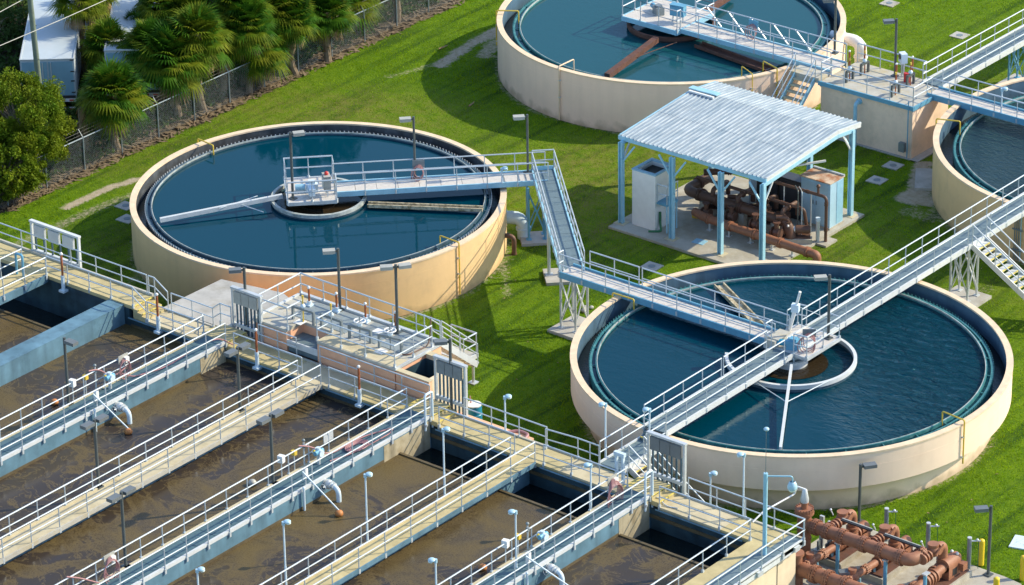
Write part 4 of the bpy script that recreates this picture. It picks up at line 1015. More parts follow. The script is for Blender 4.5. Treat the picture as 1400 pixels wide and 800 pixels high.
# instruments on the three grating walkways -----------------------------------
def float_ball(label, base, ball, group='orange float balls in the basin', m='ball', r=.17):
    t = thing('float_ball', label, 'float', tuple(ball), group)
    part('ball', MB().ball(ball, r, 14, 10, .85), m, t)
    if base is not None: part('float_rod', MB().tube([base, Vector(ball)+Vector((-.02,.02,r*.7))], .032, 7), 'white_blue', t)
    return t
def air_valve(label, x, y, z):
    """drop leg: cast valve on the wall face and a down-turned elbow"""
    t = thing('valve_elbow', label, 'pipe valve', (x, y, z), 'valve elbows on the channel walls')
    p = [(x-.25, y, z), (x+.62, y, z), (x+.62, y, z-.85)]
    part('elbow_pipe', pipe(MB(), p, .105, .32, 12), 'white_blue', t)
    part('valve_body', MB().ball((x+.12, y, z), .2, 10, 8).disc((x+.27,y,z), (1,0,0), .18, .05).disc((x-.05,y,z), (1,0,0), .18, .05), 'galv', t)
    part('hand_wheel', MB().tube([(x+.12,y-.15,z),(x+.12,y-.33,z)], .03, 6).tube([(x+.12+.13*cos(i*PI/6), y-.33, z+.13*sin(i*PI/6)) for i in range(13)], .018, 5, caps=False), 'galv', t)
    part('flange', MB().disc((x+.4,y,z), (1,0,0), .15, .05, 12), 'galv', t)
    return t
def junction(label, p, m, s=(.24,.2,.3), h=.7, rz=0.0, cat='junction box'):
    t = thing('junction_box', label, cat, tuple(p), 'instrument boxes on the walkway rails')
    part('box', MB().cbox((p.x,p.y,p.z+h), *s, rz), m, t, sm=False); part('cover', MB().cbox(at((p.x,p.y), 0, -s[1]/2-.01, p.z+h+.03, rz), s[0]*.8, .02, s[2]-.06, rz), m, t, sm=False)
    part('stand', MB().tube([(p.x,p.y,p.z-.05),(p.x,p.y,p.z+h)], .025, 6), 'galv', t); return t
def motor_valve(label, p):
    t = thing('motor_valve', label, 'valve', tuple(p), 'motor valves on the walkways')
    part('valve_stand', MB().cyl(p, .07, .55, 10), 'galv', t); part('actuator', MB().tube([(p.x-.2,p.y,p.z+.62),(p.x+.2,p.y,p.z+.62)], .14, 12).cyl((p.x,p.y,p.z+.7), .09, .14, 10), 'white_blue', t)
    part('electric_head', MB().tube([(p.x+.05,p.y-.25,p.z+.66),(p.x+.05,p.y+.2,p.z+.66)], .1, 10), 'steel_blue', t)
    part('yellow_tag', MB().ball((p.x-.05,p.y-.18,p.z+.72), .06, 8, 6), 'yellow', t); return t
STN = {1: ('first grating walkway from the left', 'upper left'), 3: ('middle grating walkway', 'middle'), 5: ('grating walkway nearest the front tank', 'right')}
for i, yref, px in ((1, None, 160), (3, None, 445), (5, None, 749)):
    a, b = WX[i]; desc = STN[i][0]
    q = onX(b, ZR-.35, px); y = q.y                         # the valve on the near wall face
    air_valve('valve and down turned pipe on the wall of the '+desc, b+.05, y, ZR-.28)
    bl = P({1:175.5, 3:463.5, 5:787}[i], {1:590, 3:702, 5:812}[i], ZW+.10)
    float_ball('orange ball on a rod beside the valve of the '+desc, Vector((b-.05, y-1.25, ZR+.75)), bl)
    bl2 = P({1:74.5, 3:345, 5:660}[i], {1:550, 3:660, 5:776}[i], ZW+.10)
    float_ball({1:'orange ball floating left of the first grating walkway', 3:'cream ball floating left of the middle grating walkway', 5:'orange ball floating left of the grating walkway nearest the front tank'}[i], None, bl2, m='lamp_tan' if i == 3 else 'ball')
    yy = onX(a, ZR, {1:101, 3:386, 5:692}[i]).y
    junction('white box on the left rail of the '+desc, Vector((a-.02, yy, ZR)), 'white', rz=.2)
    junction('small yellow box behind the white box of the '+desc, Vector((a-.02, yy+.75, ZR)), 'yellow_pipe', (.2,.16,.18), .72, cat='transmitter')
    motor_valve('blue headed valve motor on the '+desc, Vector((a+.35, yy+1.75, ZR-.1)))
    junction('tall white box hung inside the right rail of the '+desc, Vector((b-.12, y-1.0, ZR)), 'white', (.16,.14,.42), .35, cat='meter box')
    g = thing('guide_post', 'blue white guide post on the wall face of the '+desc, 'post', (b+.08, y-1.3, ZW-.4), 'guide posts on the channel walls')
    part('post_tube', MB().tube([(b+.08,y-1.35,ZW-.3),(b+.08,y-1.35,ZR+.1)], .05, 8), 'white_blue', g); part('cap', MB().ball((b+.08,y-1.35,ZR+.1), .06, 8, 6), 'white_blue', g)
    pq = thing('stand_pipe', 'thin sampling pipe on the left rail of the '+desc, 'pipe', (a+.0, yy+1.3, ZR), 'sampling pipes on the rails')
    part('riser', MB().tube([(a,yy+1.3,ZR-.1),(a,yy+1.3,ZR+1.15)], .035, 7), 'galv', pq); part('valve', MB().ball((a,yy+1.3,ZR+1.12), .07, 8, 6).cbox((a,yy+1.3,ZR+.8), .12, .1, .14), 'steel_grey', pq)
# hoses
def hose(label, pts, m='red_hose', r=.03):
    t = thing('hose', label, 'hose', tuple(pts[0]), 'red hoses on the walkways'); part('hose_run', MB().tube(fillet(pts, .6, 6), r, 7), m, t); return t
a, b = WX[1]
hq = onX(a+.06, ZR, 169); hose_station('white backed rack with pink hose loops on the first grating walkway', Vector((a+.1, hq.y, ZR)), PI/2, 3, 'lamp_tan', .24, 'white', -1, .68)
ys = onX(a, ZR, 122).y
hose('pink hose sagging between the sampling pipe and the rack on the first grating walkway', R3((a+.05, ys, ZR+1.05), (a+.1, ys+.5, ZR+.95), (a+.15, ys+1.3, ZR+.25), (a+.12, ys+2.3, ZR+.5)))
hose('pink hose lying along the first grating walkway and dripping over its edge', R3((a+.25, hq.y, ZR+.15), (a+.45, hq.y+.2, ZR+.05), (b-.35, hq.y+1.6, ZR+.04), (b-.16, hq.y+3.2, ZR+.35), (b+.05, hq.y+4.4, ZR+.45), (b+.3, hq.y+5.0, ZR-.05)))
a, b = WX[3]
hq = onX(a+.06, ZR, 150); hose_station('rack with pink hose loops low on the middle grating walkway at bottom left', Vector((a+.1, hq.y, ZR)), PI/2, 4, 'lamp_tan', .27, 'white', -1, .66)
ys = onX(a, ZR, 92).y; hose('pink hose hanging at the bottom edge of the middle grating walkway', R3((a+.05, ys, ZR+1.0), (a+.12, ys+.6, ZR+.7), (a+.2, ys+1.5, ZR+.1)))
ys = onX(a, ZR, 408).y
hose('pink hose curving from the sampling pipe along the middle grating walkway', R3((a+.05, ys, ZR+1.05), (a+.15, ys+.6, ZR+.8), (a+.3, ys+1.4, ZR+.1), (a+.25, ys+3.5, ZR+.05), (b-.5, ys+4.9, ZR+.04), (b-.3, ys+4.4, ZR+.04), (b-.35, ys+2.4, ZR+.04), (a+.6, ys+1.2, ZR+.04)))
hc = onX((a+b)/2, ZR, 488); t = thing('hose_coil', 'flat coil of pink hose lying on the middle grating walkway', 'hose', tuple(hc), 'red hoses on the walkways')
for k in range(4): part('hose_loop', MB().tube([(hc.x+(.18+.06*k)*cos(i*PI/10), hc.y+(.36+.07*k)*sin(i*PI/10), ZR+.035+.012*k) for i in range(21)], .028, 6, caps=False), 'red_hose', t)
sb = onX(a+.04, ZR, 450); t = thing('rail_sign', 'small blank grey sign on the rail of the middle grating walkway', 'sign', tuple(sb)); part('plate', MB().box(sb.x-.03, sb.y-.28, ZR+.5, sb.x, sb.y+.28, ZR+.85), 'galv', t, sm=False); part('clip', MB().box(sb.x-.05, sb.y-.05, ZR+.8, sb.x+.02, sb.y+.05, ZR+.9), 'rail', t, sm=False)
a, b = WX[5]
hq = onX(a+.06, ZR, 836); hose_station('big dark pink hose coil on white rack by the gate frame nearest the front tank', Vector((a+.1, hq.y, ZR)), PI/2, 6, 'lamp_tan', .27, 'white', -1, .66)
hose('red hose coil on the pink ledge behind the walkway', R3((6.2, YO+.25, 2.31), (6.5, YO+.6, 2.33), (7.0, YO+.55, 2.33), (7.1, YO+.2, 2.31)), r=.07)
for lab, px, y0 in (('leftmost white steel gate yoke on the walkway before the front tank', 843, 0),):
    q = onY(YI+.2, ZR, px); t = thing('gate_yoke', lab, 'gate yoke', tuple(q))
    for k in (0, .32): part('yoke_post', MB().box(q.x+k-.045, q.y-.06, ZR, q.x+k+.045, q.y+.06, ZR+1.15), 'white_blue', t, sm=False)
    part('yoke_top', MB().box(q.x-.09, q.y-.08, ZR+1.15, q.x+.41, q.y+.08, ZR+1.3), 'white_blue', t, sm=False)
for lab, i, px in (('blue hooped handrail end where the middle grating walkway meets the cross walkway', 3, 585), ('blue hooped handrail end where the grating walkway meets the gate frame by the front tank', 5, 889)):
    x = WX[i][1]; t = thing('grab_rail', lab, 'handrail', (x, YI-.1, ZR), 'grab rails at the walkway ends')
    part('hoop', MB().tube(fillet([(x+.02,YI-.35,ZR-.5),(x+.02,YI-.35,ZR+1.1),(x+.02,YI+.1,ZR+1.1),(x+.02,YI+.1,ZR-.55)], .12, 4), .05, 8), 'white_blue', t)
    part('foot_clamp', MB().cbox((x+.02,YI-.35,ZR-.3), .14, .14, .1).cbox((x+.02,YI+.1,ZR-.3), .14, .14, .1), 'galv', t)
# ladder rail on the first channel
# ------------------------------------------------------------------ splitter box between the basin and the tan tank
ZB = 3.40
bx1 = thing('splitter_box', 'pink walled concrete box with railed top deck below the tan tank', 'concrete box', (-3.5, .3, 0), 'concrete splitter boxes')
outl = [(-7.4,-1.16), (-5.6,-1.16), (-5.6,-.15), (-3.9,-.15), (-3.9,-1.16), (.3,-1.16), (.3,1.8), (-7.4,1.8)]
part('side_wall', MB().prism([(x*1.0, y) for x, y in outl], -.05, ZB-.14), 'pink', bx1, sm=False)
part('top_deck', MB().prism([(x+(.05 if x > 0 else -.05 if x < -7 else 0), y+(.05 if y > 1 else -.03 if y < -1 else 0)) for x, y in outl], ZB-.14, ZB), 'boxtop', bx1, sm=False)
part('entry_step', MB().box(-5.57,-1.1,ZC,-3.93,-.18,ZC+.5), 'grating', bx1, sm=False)
part('entry_edge', MB().box(-5.6,-1.17,ZC+.26,-3.9,-1.1,ZC+.54), 'alu_white', bx1, sm=False)
part('far_kerb', MB().box(-7.4, 1.70, ZB+.002, .3, 1.86, ZB+.09), 'galv', bx1, sm=False)
part('left_kerb', MB().box(-7.46,-1.15,ZB+.002,-7.34,1.69,ZB+.07), 'alu_white', bx1, sm=False)
for x0, x1 in ((-3.9,-2.9), (-2.9,-1.5), (-1.5,.3)): part('concrete_strip', MB().box(x0+.01,-1.14,ZB+.003,x1-.01,-.35,ZB+.012), 'walk_pale', bx1, sm=False)
for x0, x1 in ((-6.4,-4.95),(-4.85,-3.4),(-3.1,-1.75),(-1.6,-.15)): part('grey_sheet', MB().box(x0,.02,ZB+.003,x1,1.55,ZB+.02), 'grey_sheet', bx1, sm=False)  # thin blue grey sheets laid over the middle of the deck
part('joint_strip', MB().box(-7.3,.35,ZB+.002,.2,.41,ZB+.008), 'pad', bx1, sm=False)
part('edge_angle', MB().beam((.36,-1.2,ZB-.03), (.36,1.84,ZB-.03), .06, .12), 'galv', bx1)
for p in ([(-7.38,-1.1,ZB),(-7.38,1.78,ZB),(.28,1.78,ZB)], [(.28,1.25,ZB),(.28,-1.12,ZB),(-1.3,-1.12,ZB),(-3.92,-1.12,ZB),(-3.92,-.2,ZB)], [(-5.58,-.2,ZB),(-5.58,-1.1,ZB),(-7.2,-1.1,ZB)]):
    railing(bx1, p, h=.98, sp=1.3, drop=.05)
# open channel at its right end
oc = thing('open_channel', 'open dark concrete channel with cream walls at the right end of the pink box', 'channel', (1.2,-.1,0))
zz = 3.28
for n_, q, m_ in (('near_wall', (.36,-1.16,2.1,-.92), 'pink'), ('far_wall', (.36,.74,2.1,1.02), 'cream'), ('right_wall', (1.86,-.92,2.1,.74), 'cream')):
    part(n_, MB().box(q[0],q[1],-.05,q[2],q[3],zz), m_, oc, sm=False)
for q in ((.361,-.92,.375,.74),(.375,.722,1.845,.738),(1.845,-.92,1.858,.74),(.375,-.918,1.845,-.905)): part('shade_lining', MB().box(q[0],q[1],.6,q[2],q[3],zz-.16), 'wall_wet_shaded', oc, sm=False)  # dark sheets added inside the walls so the channel looks unlit
part('near_cap', MB().box(.36,-1.17,zz+.002,2.12,-.9,zz+.04), 'walk_pale', oc, sm=False)
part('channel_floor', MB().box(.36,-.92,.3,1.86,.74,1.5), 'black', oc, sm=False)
part('wall_cap', MB().box(.36,.72,zz+.002,2.13,1.05,zz+.05), 'walk_pale', oc, sm=False)
# side stair to the small landing on the lawn
ss_ = thing('side_stairs', 'short railed stairs from the pink box deck down to a small landing on the lawn', 'stairs', (-.2, 1.9, ZB))
e = stair(ss_, (-.2, 1.9, ZB), (0,1), 9, (ZB-1.42)/9, .255, .9, 'boxtop', 'alu_white', nos=False)
part('landing_deck', MB().box(-1.85, 4.18, 1.27, -.5, 5.05, 1.35), 'boxtop', ss_, sm=False)
part('landing_edge', MB().box(-1.9, 4.12, 1.17, -.45, 4.18, 1.38).box(-.5,4.12,1.17,-.44,5.1,1.38), 'alu_white', ss_, sm=False)
railing(ss_, [(.22,4.2,1.35),(-.5,4.2,1.35)][1:] + [(-.48,5.02,1.35),(-1.85,5.02,1.35)], h=.98, sp=1.2, drop=.1)
for x, y in ((-.58, 4.9), (-1.75, 4.9), (-1.75,4.3)): part('support_leg', MB().cyl((x,y,0), .06, 1.2, 8).cbox((x,y,0), .35, .35, .05), 'galv', ss_)
# pipe yokes and hand wheels on the deck
def yoke(label, p, q, h, post='orange_post', wheel=False, m='steel_grey'):
    """gate operator: inverted U with stem and cap"""
    t = thing('gate_operator', label, 'gate operator', tuple(p), 'gate operators on the box decks')
    p, q = Vector(p), Vector(q); U = Vector((0,0,h)); c = (p+q)/2
    part('frame', MB().beam(p, p+U, .1, .1).beam(q, q+U, .1, .1).beam(p+U*.97, q+U*.97, .12, .1), m, t)
    part('stem', MB().tube([c, c+Vector((0,0,h+.5))], .03, 7), post, t)
    part('head', MB().ball(c+Vector((0,0,h+.12)), .11, 8, 6), 'white_blue', t)
    if wheel:
        w0 = c+Vector((0,0,h+.3)); part('hand_wheel', MB().tube([w0+Vector((.24*cos(i*PI/8), .24*sin(i*PI/8), 0)) for i in range(17)], .03, 6, caps=False).tube([w0-Vector((.24,0,0)), w0+Vector((.24,0,0))], .02, 5).tube([w0-Vector((0,.24,0)), w0+Vector((0,.24,0))], .02, 5), 'white', t)
    else: part('cap', MB().cyl(c+Vector((0,0,h+.5)), .045, .12, 8), 'yellow_pipe', t)
    return t
B_ = lambda x, y: P(x, y, ZB)
yoke('dark pipe frame nearest the left corner of the pink box deck', B_(401,436), B_(429,445), .62, 'yellow_pipe')
yoke('dark pipe frame beside the light pole on the pink box deck', B_(440,447), B_(467,457), .62, 'yellow_pipe')
yoke('grey frame with white hand wheel in the middle of the pink box deck', B_(478,462), B_(507,469), .6, 'steel_grey', True)
yoke('grey frame with white hand wheel near the right end of the pink box deck', B_(519,475), B_(549,482), .6, 'steel_grey', True)
for lab, px, py in (('orange rod with white cap at the far left of the pink box deck', 423, 418), ('orange rod with white cap behind the light pole of the pink box', 460.5, 426), ('orange rod with white cap behind the left hand wheel', 500, 440), ('orange rod with white cap near the second light pole of the pink box', 541, 452)):
    p = B_(px, py); t = thing('level_post', lab, 'post', tuple(p), 'rusty orange posts with white caps')
    part('pedestal', MB().cyl(p, .1, .22, 10).cbox(p, .32, .28, .08), 'white_blue', t); part('rod', MB().cyl(p+UPV*.2, .045, .62, 8), 'orange_post', t); part('cap', MB().ball(p+UPV*.84, .07, 8, 6), 'white', t)
for k, (px, py) in enumerate(((410,441),(518,453),(521,481))):
    p = B_(px, py); part('white_plate', MB().cbox((p.x,p.y,ZB+.012), .42, .42, .012), 'white', bx1, sm=False)
hose('dark red hose coiled by the rail at the right end of the pink box deck', R3(B_(590,462)+UPV*1.0, B_(588,470)+UPV*.3, B_(585,474)+UPV*.05, B_(560,486)+UPV*.04, B_(550,486)+UPV*.04), 'dark_pipe')
# sloped slab left of the box, and the drum
sl = thing('concrete_slab', 'rough grey sloped concrete slab between the tan tank and the basin', 'concrete slab', (-9.5,.5,0))
pts = [(-12.6,-1.24), (-7.5,-1.24), (-7.5,1.9), (-9.2,2.6), (-12.4,2.2)]
part('slab_body', MB().prism(pts, -.05, 2.1), 'pink', sl, sm=False)
tp = MB(); tp.add([(x,y,2.1) for x,y in pts]+[(x+(.1 if x > -8 else 0), y, z) for (x,y), z in zip(pts, (2.42,2.5,2.62,2.62,2.5))], [(5,6,7,8,9)]+[(i,(i+1)%5,5+(i+1)%5,5+i) for i in range(5)])
part('slab_top', tp, 'pad', sl, sm=False)
dr = P(648.5, 583, 0); dz = thing('barrel', 'blue barrel with white lid on the lawn behind the walkway', 'barrel', (dr.x, dr.y, 0))
part('drum_body', MB().lathe((dr.x,dr.y,0), [(.001,0),(.33,0),(.35,.3),(.33,.32),(.35,.62),(.33,.64),(.33,1.0)], 18), 'drum_blue', dz); part('lid', MB().cyl((dr.x,dr.y,1.0), .32, .05, 18), 'white', dz)
part('bung_pipe', MB().tube([(dr.x-.15,dr.y,1.0),(dr.x-.2,dr.y,1.35)], .03, 6), 'red_hose', dz)
# ------------------------------------------------------------------ splitter box at the top right
ZT = 2.70
bx2 = thing('splitter_box', 'cream concrete box with railed deck and light pole behind the shelter', 'concrete box', (-1.5, 37, 0), 'concrete splitter boxes')
part('side_wall', MB().box(-4.1,35.65,-.05,1.15,38.75,ZT-.1), 'cream_pink', bx2, sm=False)
part('top_deck', MB().box(-4.15,35.6,ZT-.1,1.2,38.8,ZT), 'boxtop', bx2, sm=False)
part('front_edge', MB().box(-4.2,35.52,ZT-.16,1.26,35.6,ZT+.05), 'steel_blue', bx2, sm=False)
part('side_edge', MB().box(1.2,35.6,ZT-.16,1.27,37.2,ZT+.05), 'steel_blue', bx2, sm=False)
part('conduit', MB().tube([(1.0,35.5,.1),(1.0,35.5,ZT+.3)], .03, 6), 'steel_blue', bx2)
part('wall_box', MB().box(.55,35.42,.35,.85,35.62,.8), 'steel_grey', bx2, sm=False)
part('base_pad', MB().box(-4.2,35.5,-.04,1.5,35.64,.05).box(1.16,35.5,-.04,1.6,38.9,.045), 'pad', bx2, sm=False)
railing(bx2, [(-4.1,35.66,ZT),(1.15,35.66,ZT)], h=.98, sp=1.25, drop=.25)
railing(bx2, [(1.15,35.66,ZT),(1.15,37.25,ZT)], h=.98, sp=1.4, drop=.2)
railing(bx2, [(-4.1,38.74,ZT),(-.15,38.74,ZT),(-.15,38.5,ZT)], h=.98, sp=1.35, drop=.2)
railing(bx2, [(-4.12,36.55,ZT),(-4.12,35.7,ZT)], h=.98, sp=1.2, drop=.2)
st3 = thing('stairs', 'blue grey stairs with pale treads from the rusty skimmer tank bridge towards the shelter', 'stairs', (-4.8, 36.5, zc_), 'steel stairs')
part('top_platform', MB().box(-5.9,35.55,ZT-.08,-4.22,36.55,ZT+.16), 'boxtop', st3, sm=False)
stair(st3, (-5.0,35.6,ZT+.16), (0,-1), 12, (ZT+.16)/12-.003, .27, 1.15, 'walk_pale', 'steel_sky', nos=False, h=1.0)
T_ = lambda x, y: P(x, y, ZT)
for lab, a_, b_ in (('left front dark gate frame on the deck behind the shelter', (1157,113), (1166,108)), ('left rear dark gate frame on the deck behind the shelter', (1177,103), (1187,98)),
                    ('right front dark gate frame on the deck behind the shelter', (1219,133), (1229,127)), ('right rear dark gate frame on the deck behind the shelter', (1240,119), (1249,114))):
    yoke(lab, T_(*a_), T_(*b_), .55, 'orange_post', False, 'lamp_dark')
for lab, px, py, h in (('left orange rod with white cap on the deck behind the shelter', 1161, 91, .95), ('rear orange rod with white cap on the deck behind the shelter', 1182, 80, .9), ('front orange rod with white cap on the deck behind the shelter', 1225, 106, .85), ('right orange rod with white cap on the deck behind the shelter', 1247, 99, .95)):
    p = T_(px, py+4); t = thing('level_post', lab, 'post', tuple(p), 'rusty orange posts with white caps'); part('rod', MB().cyl(p, .05, h, 8), 'orange_post', t); part('cap', MB().ball(p+UPV*h, .06, 8, 6), 'white', t)
pb = T_(1234, 105); t = thing('phone_box', 'white box with dark round dial on a stand behind the deck rail', 'box', tuple(pb)); part('stand', MB().tube([pb+Vector((-.07,0,0)), pb+Vector((-.07,0,.75))], .03, 6).tube([pb+Vector((.07,0,0)), pb+Vector((.07,0,.75))], .03, 6), 'galv', t)
part('casing', MB().cbox(pb+UPV*.75, .42, .3, .48, rad(-35)), 'white_blue', t, sm=False); part('dial', MB().disc(at((pb.x,pb.y), -.02, -.16, pb.z+1.05, rad(-35)), at((0,0),0,-1,0,rad(-35)), .13, .04, 14), 'black', t)
pe = T_(1240, 112); t = thing('fire_extinguisher', 'small red box beside the right gate frames on the deck', 'red box', tuple(pe)); part('casing', MB().cbox(pe, .28, .2, .42, .3), 'red', t, sm=False); part('lid', MB().cbox(pe+UPV*.42, .3, .22, .04, .3), 'red', t, sm=False)
pv = T_(1174, 135); t = thing('vent_pipe', 'blue vent pipe bent out of the front wall of the box behind the shelter', 'pipe', (pv.x,pv.y,0)); vx = onY(35.45, 2.2, 1172)
part('pipe_run', pipe(MB(), [(vx.x,35.7,2.25),(vx.x,35.3,2.25),(vx.x,35.3,.0)], .09, .2, 10), 'steel_sky', t); part('flange', MB().disc((vx.x,35.62,2.25), (0,1,0), .16, .05, 12), 'steel_sky', t)
# manholes and loose slabs on the lawn
def manhole(label, px, py):
    p = P(px, py); t = thing('manhole', label, 'manhole', (p.x,p.y,0), 'square concrete manholes on the lawn')
    part('frame', MB().cbox((p.x,p.y,-.05), .8, .76, .09, .03), 'pad', t, sm=False); part('lid', MB().cyl((p.x,p.y,.041), .17, .012, 14), 'steel_grey', t)
for lab, px, py in (('manhole beside the tan tank, upper of the two', 172, 282), ('manhole beside the tan tank, lower of the two', 174, 300), ('manhole on the lawn between shelter and right edge tank, nearer the shelter', 1199, 247),
                    ('manhole on the lawn just right of the cream box corner', 1221, 227), ('manhole on the open lawn at top right behind the light pole', 1312, 49), ('manhole at the top edge of the photo', 1216, 5), ('manhole on the shaded lawn above the side walkway', 891, 365)): manhole(lab, px, py)
p = P(1265, 247); pad('flat grey slab lying against the right edge tank beside pale sand', p.x-.0, p.y, .95, 2.3, rad(32), .12)
p = P(806, 425); t = thing('rubble', 'small pale rock pile beside the front tank trestle', 'rock', (p.x,p.y,0))
for k in range(5): part('rock', MB().ball((p.x+random.uniform(-.3,.3), p.y+random.uniform(-.3,.3), .08), random.uniform(.1,.2), 7, 5, .7), 'pad', t)
p = P(1392, 743); pad('pale flat pad at the right edge of the lawn', p.x+.5, p.y+.2, 1.6, 1.0, .3, .06, 'white_blue')
# cable ladder on the right edge tank
ca = angof(CD, P(1386, 320, 1.5)); t = thing('cable_ladder', 'dark cable ladder clamped to the right edge tank wall', 'ladder', (CD[0]+9.15*cos(ca), CD[1]+9.15*sin(ca), 0))
for k in range(4):
    aa = ca+.012*(k-1.5); x, y = CD[0]+9.17*cos(aa), CD[1]+9.17*sin(aa); part('cable', MB().tube([(x,y,.1),(x,y,2.65)], .025, 6), 'steel_grey' if k < 3 else 'steel_sky', t)
for z in (.6, 1.6): part('clamp_bar', MB().beam((CD[0]+9.2*cos(ca-.03), CD[1]+9.2*sin(ca-.03), z), (CD[0]+9.2*cos(ca+.03), CD[1]+9.2*sin(ca+.03), z), .05, .06), 'steel_grey', t)
# ------------------------------------------------------------------ metal roofed shelter with its machinery
SX0, SX1, SY0, SY1 = -5.6, 2.64, 21.6, 29.05
sh = thing('shelter', 'open shelter with corrugated metal roof on pale blue columns', 'shelter', ((SX0+SX1)/2, 25, 0))
part('floor_slab', MB().box(-5.55,20.75,-.05,3.05,28.9,.12), 'slab', sh, sm=False)
part('slab_foot', MB().box(2.0,20.75,-.05,3.35,21.6,.11).box(3.05,25.0,-.05,3.6,25.9,.10), 'slab', sh, sm=False)
EZ, RZ, RY = 4.32, 4.70, 27.2
def rz_at(y): return EZ+(RZ-EZ)*(y-SY0)/(RY-SY0) if y <= RY else RZ-(RZ-EZ-.16)*(y-RY)/(SY1-RY)
# corrugated panels: real ribs, each sheet its own piece
npan = 9; pw = (SX1-SX0)/npan
def corr(y0, y1, z0, z1):
    mb = MB(); nr = 4; rw = pw/nr; xs_ = []
    for k in range(nr):
        b = k*rw; xs_ += [(b,0),(b+rw*.58,0),(b+rw*.66,.045),(b+rw*.84,.045),(b+rw*.92,0)]
    xs_.append((pw-.004,0))
    vs = [(x, y0, z0+h) for x, h in xs_]+[(x, y1, z1+h) for x, h in xs_]; n = len(xs_)
    vs += [(x, y, z-.02) for x, y, z in vs]
    fs = [(i, i+1, n+i+1, n+i) for i in range(n-1)]+[(2*n+i+1, 2*n+i, 3*n+i, 3*n+i+1) for i in range(n-1)]
    fs += [(i+1, i, 2*n+i, 2*n+i+1) for i in range(n-1)]+[(n+i, n+i+1, 3*n+i+1, 3*n+i) for i in range(n-1)]+[(0,n,3*n,2*n),(2*n-1,n-1,3*n-1,4*n-1)]
    return mesh_of('roof_panel', mb.add(vs, fs))
m1_, m2_, m3_ = corr(0, 3.0, 0, rz_at(SY0+3.0)-EZ), corr(0, RY-SY0-2.9, 0, RZ-rz_at(SY0+2.9)), corr(0, SY1-RY, 0, rz_at(SY1)-RZ)
for k in range(npan):
    x = SX0+k*pw
    inst('roof_panel', m1_, 'roof', sh, (x, SY0-.06*(k % 2), EZ+.04))
    inst('roof_panel', m2_, 'roof', sh, (x, SY0+2.9, rz_at(SY0+2.9)+.05))
    inst('roof_panel', m3_, 'roof', sh, (x, RY, RZ+.055))
part('ridge_cap', MB().beam((SX0-.05,RY,RZ+.15),(SX0+1.55,RY,RZ+.17),.34,.05), 'steel_sky', sh)
part('ridge_vent', MB().beam((SX0+.1,RY-.32,RZ+.10),(SX0+1.5,RY-.32,RZ+.10),.12,.08), 'white', sh)
part('front_fascia', MB().beam((SX0,SY0+.02,EZ-.06),(SX1,SY0+.02,EZ-.06),.08,.2), 'steel_sky', sh)
part('side_fascia', MB().beam((SX1-.03,SY0+.06,EZ-.04),(SX1-.03,RY,RZ-.04),.07,.24).beam((SX1-.03,RY,RZ-.04),(SX1-.03,SY1,rz_at(SY1)-.04),.07,.24), 'alu_white', sh)
part('side_fascia', MB().beam((SX0+.03,SY0+.06,EZ-.04),(SX0+.03,RY,RZ-.04),.07,.2).beam((SX0+.03,RY,RZ-.04),(SX0+.03,SY1,rz_at(SY1)-.04),.07,.2), 'steel_sky', sh)
part('rear_fascia', MB().beam((SX0,SY1-.05,rz_at(SY1)-.06),(SX1,SY1-.05,rz_at(SY1)-.06),.08,.2), 'steel_sky', sh)
for y in (22.9, 24.6, 26.2, 27.9): part('purlin', MB().beam((SX0+.1,y,rz_at(y)-.08),(SX1-.1,y,rz_at(y)-.08),.08,.16), 'steel_blue', sh)
cx_ = (-5.3, -2.42, .3, 2.6)
for y in (21.42, 28.4):
    for i, x in enumerate(cx_):
        zt = rz_at(y)-.16
        part('column', MB().box(x-.11,y-.1,.14,x-.07,y+.1,zt).box(x+.07,y-.1,.14,x+.11,y+.1,zt).box(x-.07,y-.02,.14,x+.07,y+.02,zt), 'steel_sky', sh, sm=False)
        part('column_foot', MB().cbox((x,y,.02), .55, .5, .12), 'walk_pale', sh, sm=False)
        for k in (-1, 1):
            if (i == 0 and k < 0) or (i == 3 and k > 0): continue
            part('knee_brace', MB().beam((x+k*.08,y,zt-.95),(x+k*.75,y,zt-.05),.07,.075), 'steel_sky', sh)
        if i in (0, 3): part('knee_brace', MB().beam((x,y+(.1 if y < 25 else -.1),zt-.95),(x,y+(.8 if y < 25 else -.8),zt),.07,.075), 'alu_white', sh)
for x in (-5.3, 2.6): part('side_beam', MB().beam((x,21.4,rz_at(21.4)-.2),(x,RY,RZ-.2),.12,.18).beam((x,RY,RZ-.2),(x,28.4,rz_at(28.4)-.2),.12,.18), 'steel_sky', sh)
# white tank cabinet with open top
wc = thing('white_cabinet', 'tall white cabinet with open blue top at left under the shelter', 'cabinet', (-4.15,22.4,.12))
X0, X1, Y0, Y1, Z1 = -4.82, -3.5, 21.6, 23.1, 2.85
part('casing', MB().box(X0,Y0,.12,X1,Y1,Z1-.3), 'white', wc, sm=False)
for q in ((X0,Y0,X1,Y0+.14),(X0,Y1-.14,X1,Y1),(X0,Y0+.14,X0+.14,Y1-.14),(X1-.14,Y0+.14,X1,Y1-.14)): part('rim_panel', MB().box(q[0],q[1],Z1-.3,q[2],q[3],Z1), 'white', wc, sm=False)
part('rim_cap', MB().box(X0-.02,Y0-.02,Z1,X1+.02,Y0+.16,Z1+.06).box(X0-.02,Y1-.16,Z1,X1+.02,Y1+.02,Z1+.06).box(X0-.02,Y0+.16,Z1,X0+.14,Y1-.16,Z1+.06).box(X1-.14,Y0+.16,Z1,X1+.02,Y1-.16,Z1+.06), 'shed_blue', wc, sm=False)
part('well', MB().box(X0+.15,Y0+.15,Z1-.29,X1-.15,Y1-.15,Z1-.2), 'black', wc, sm=False)
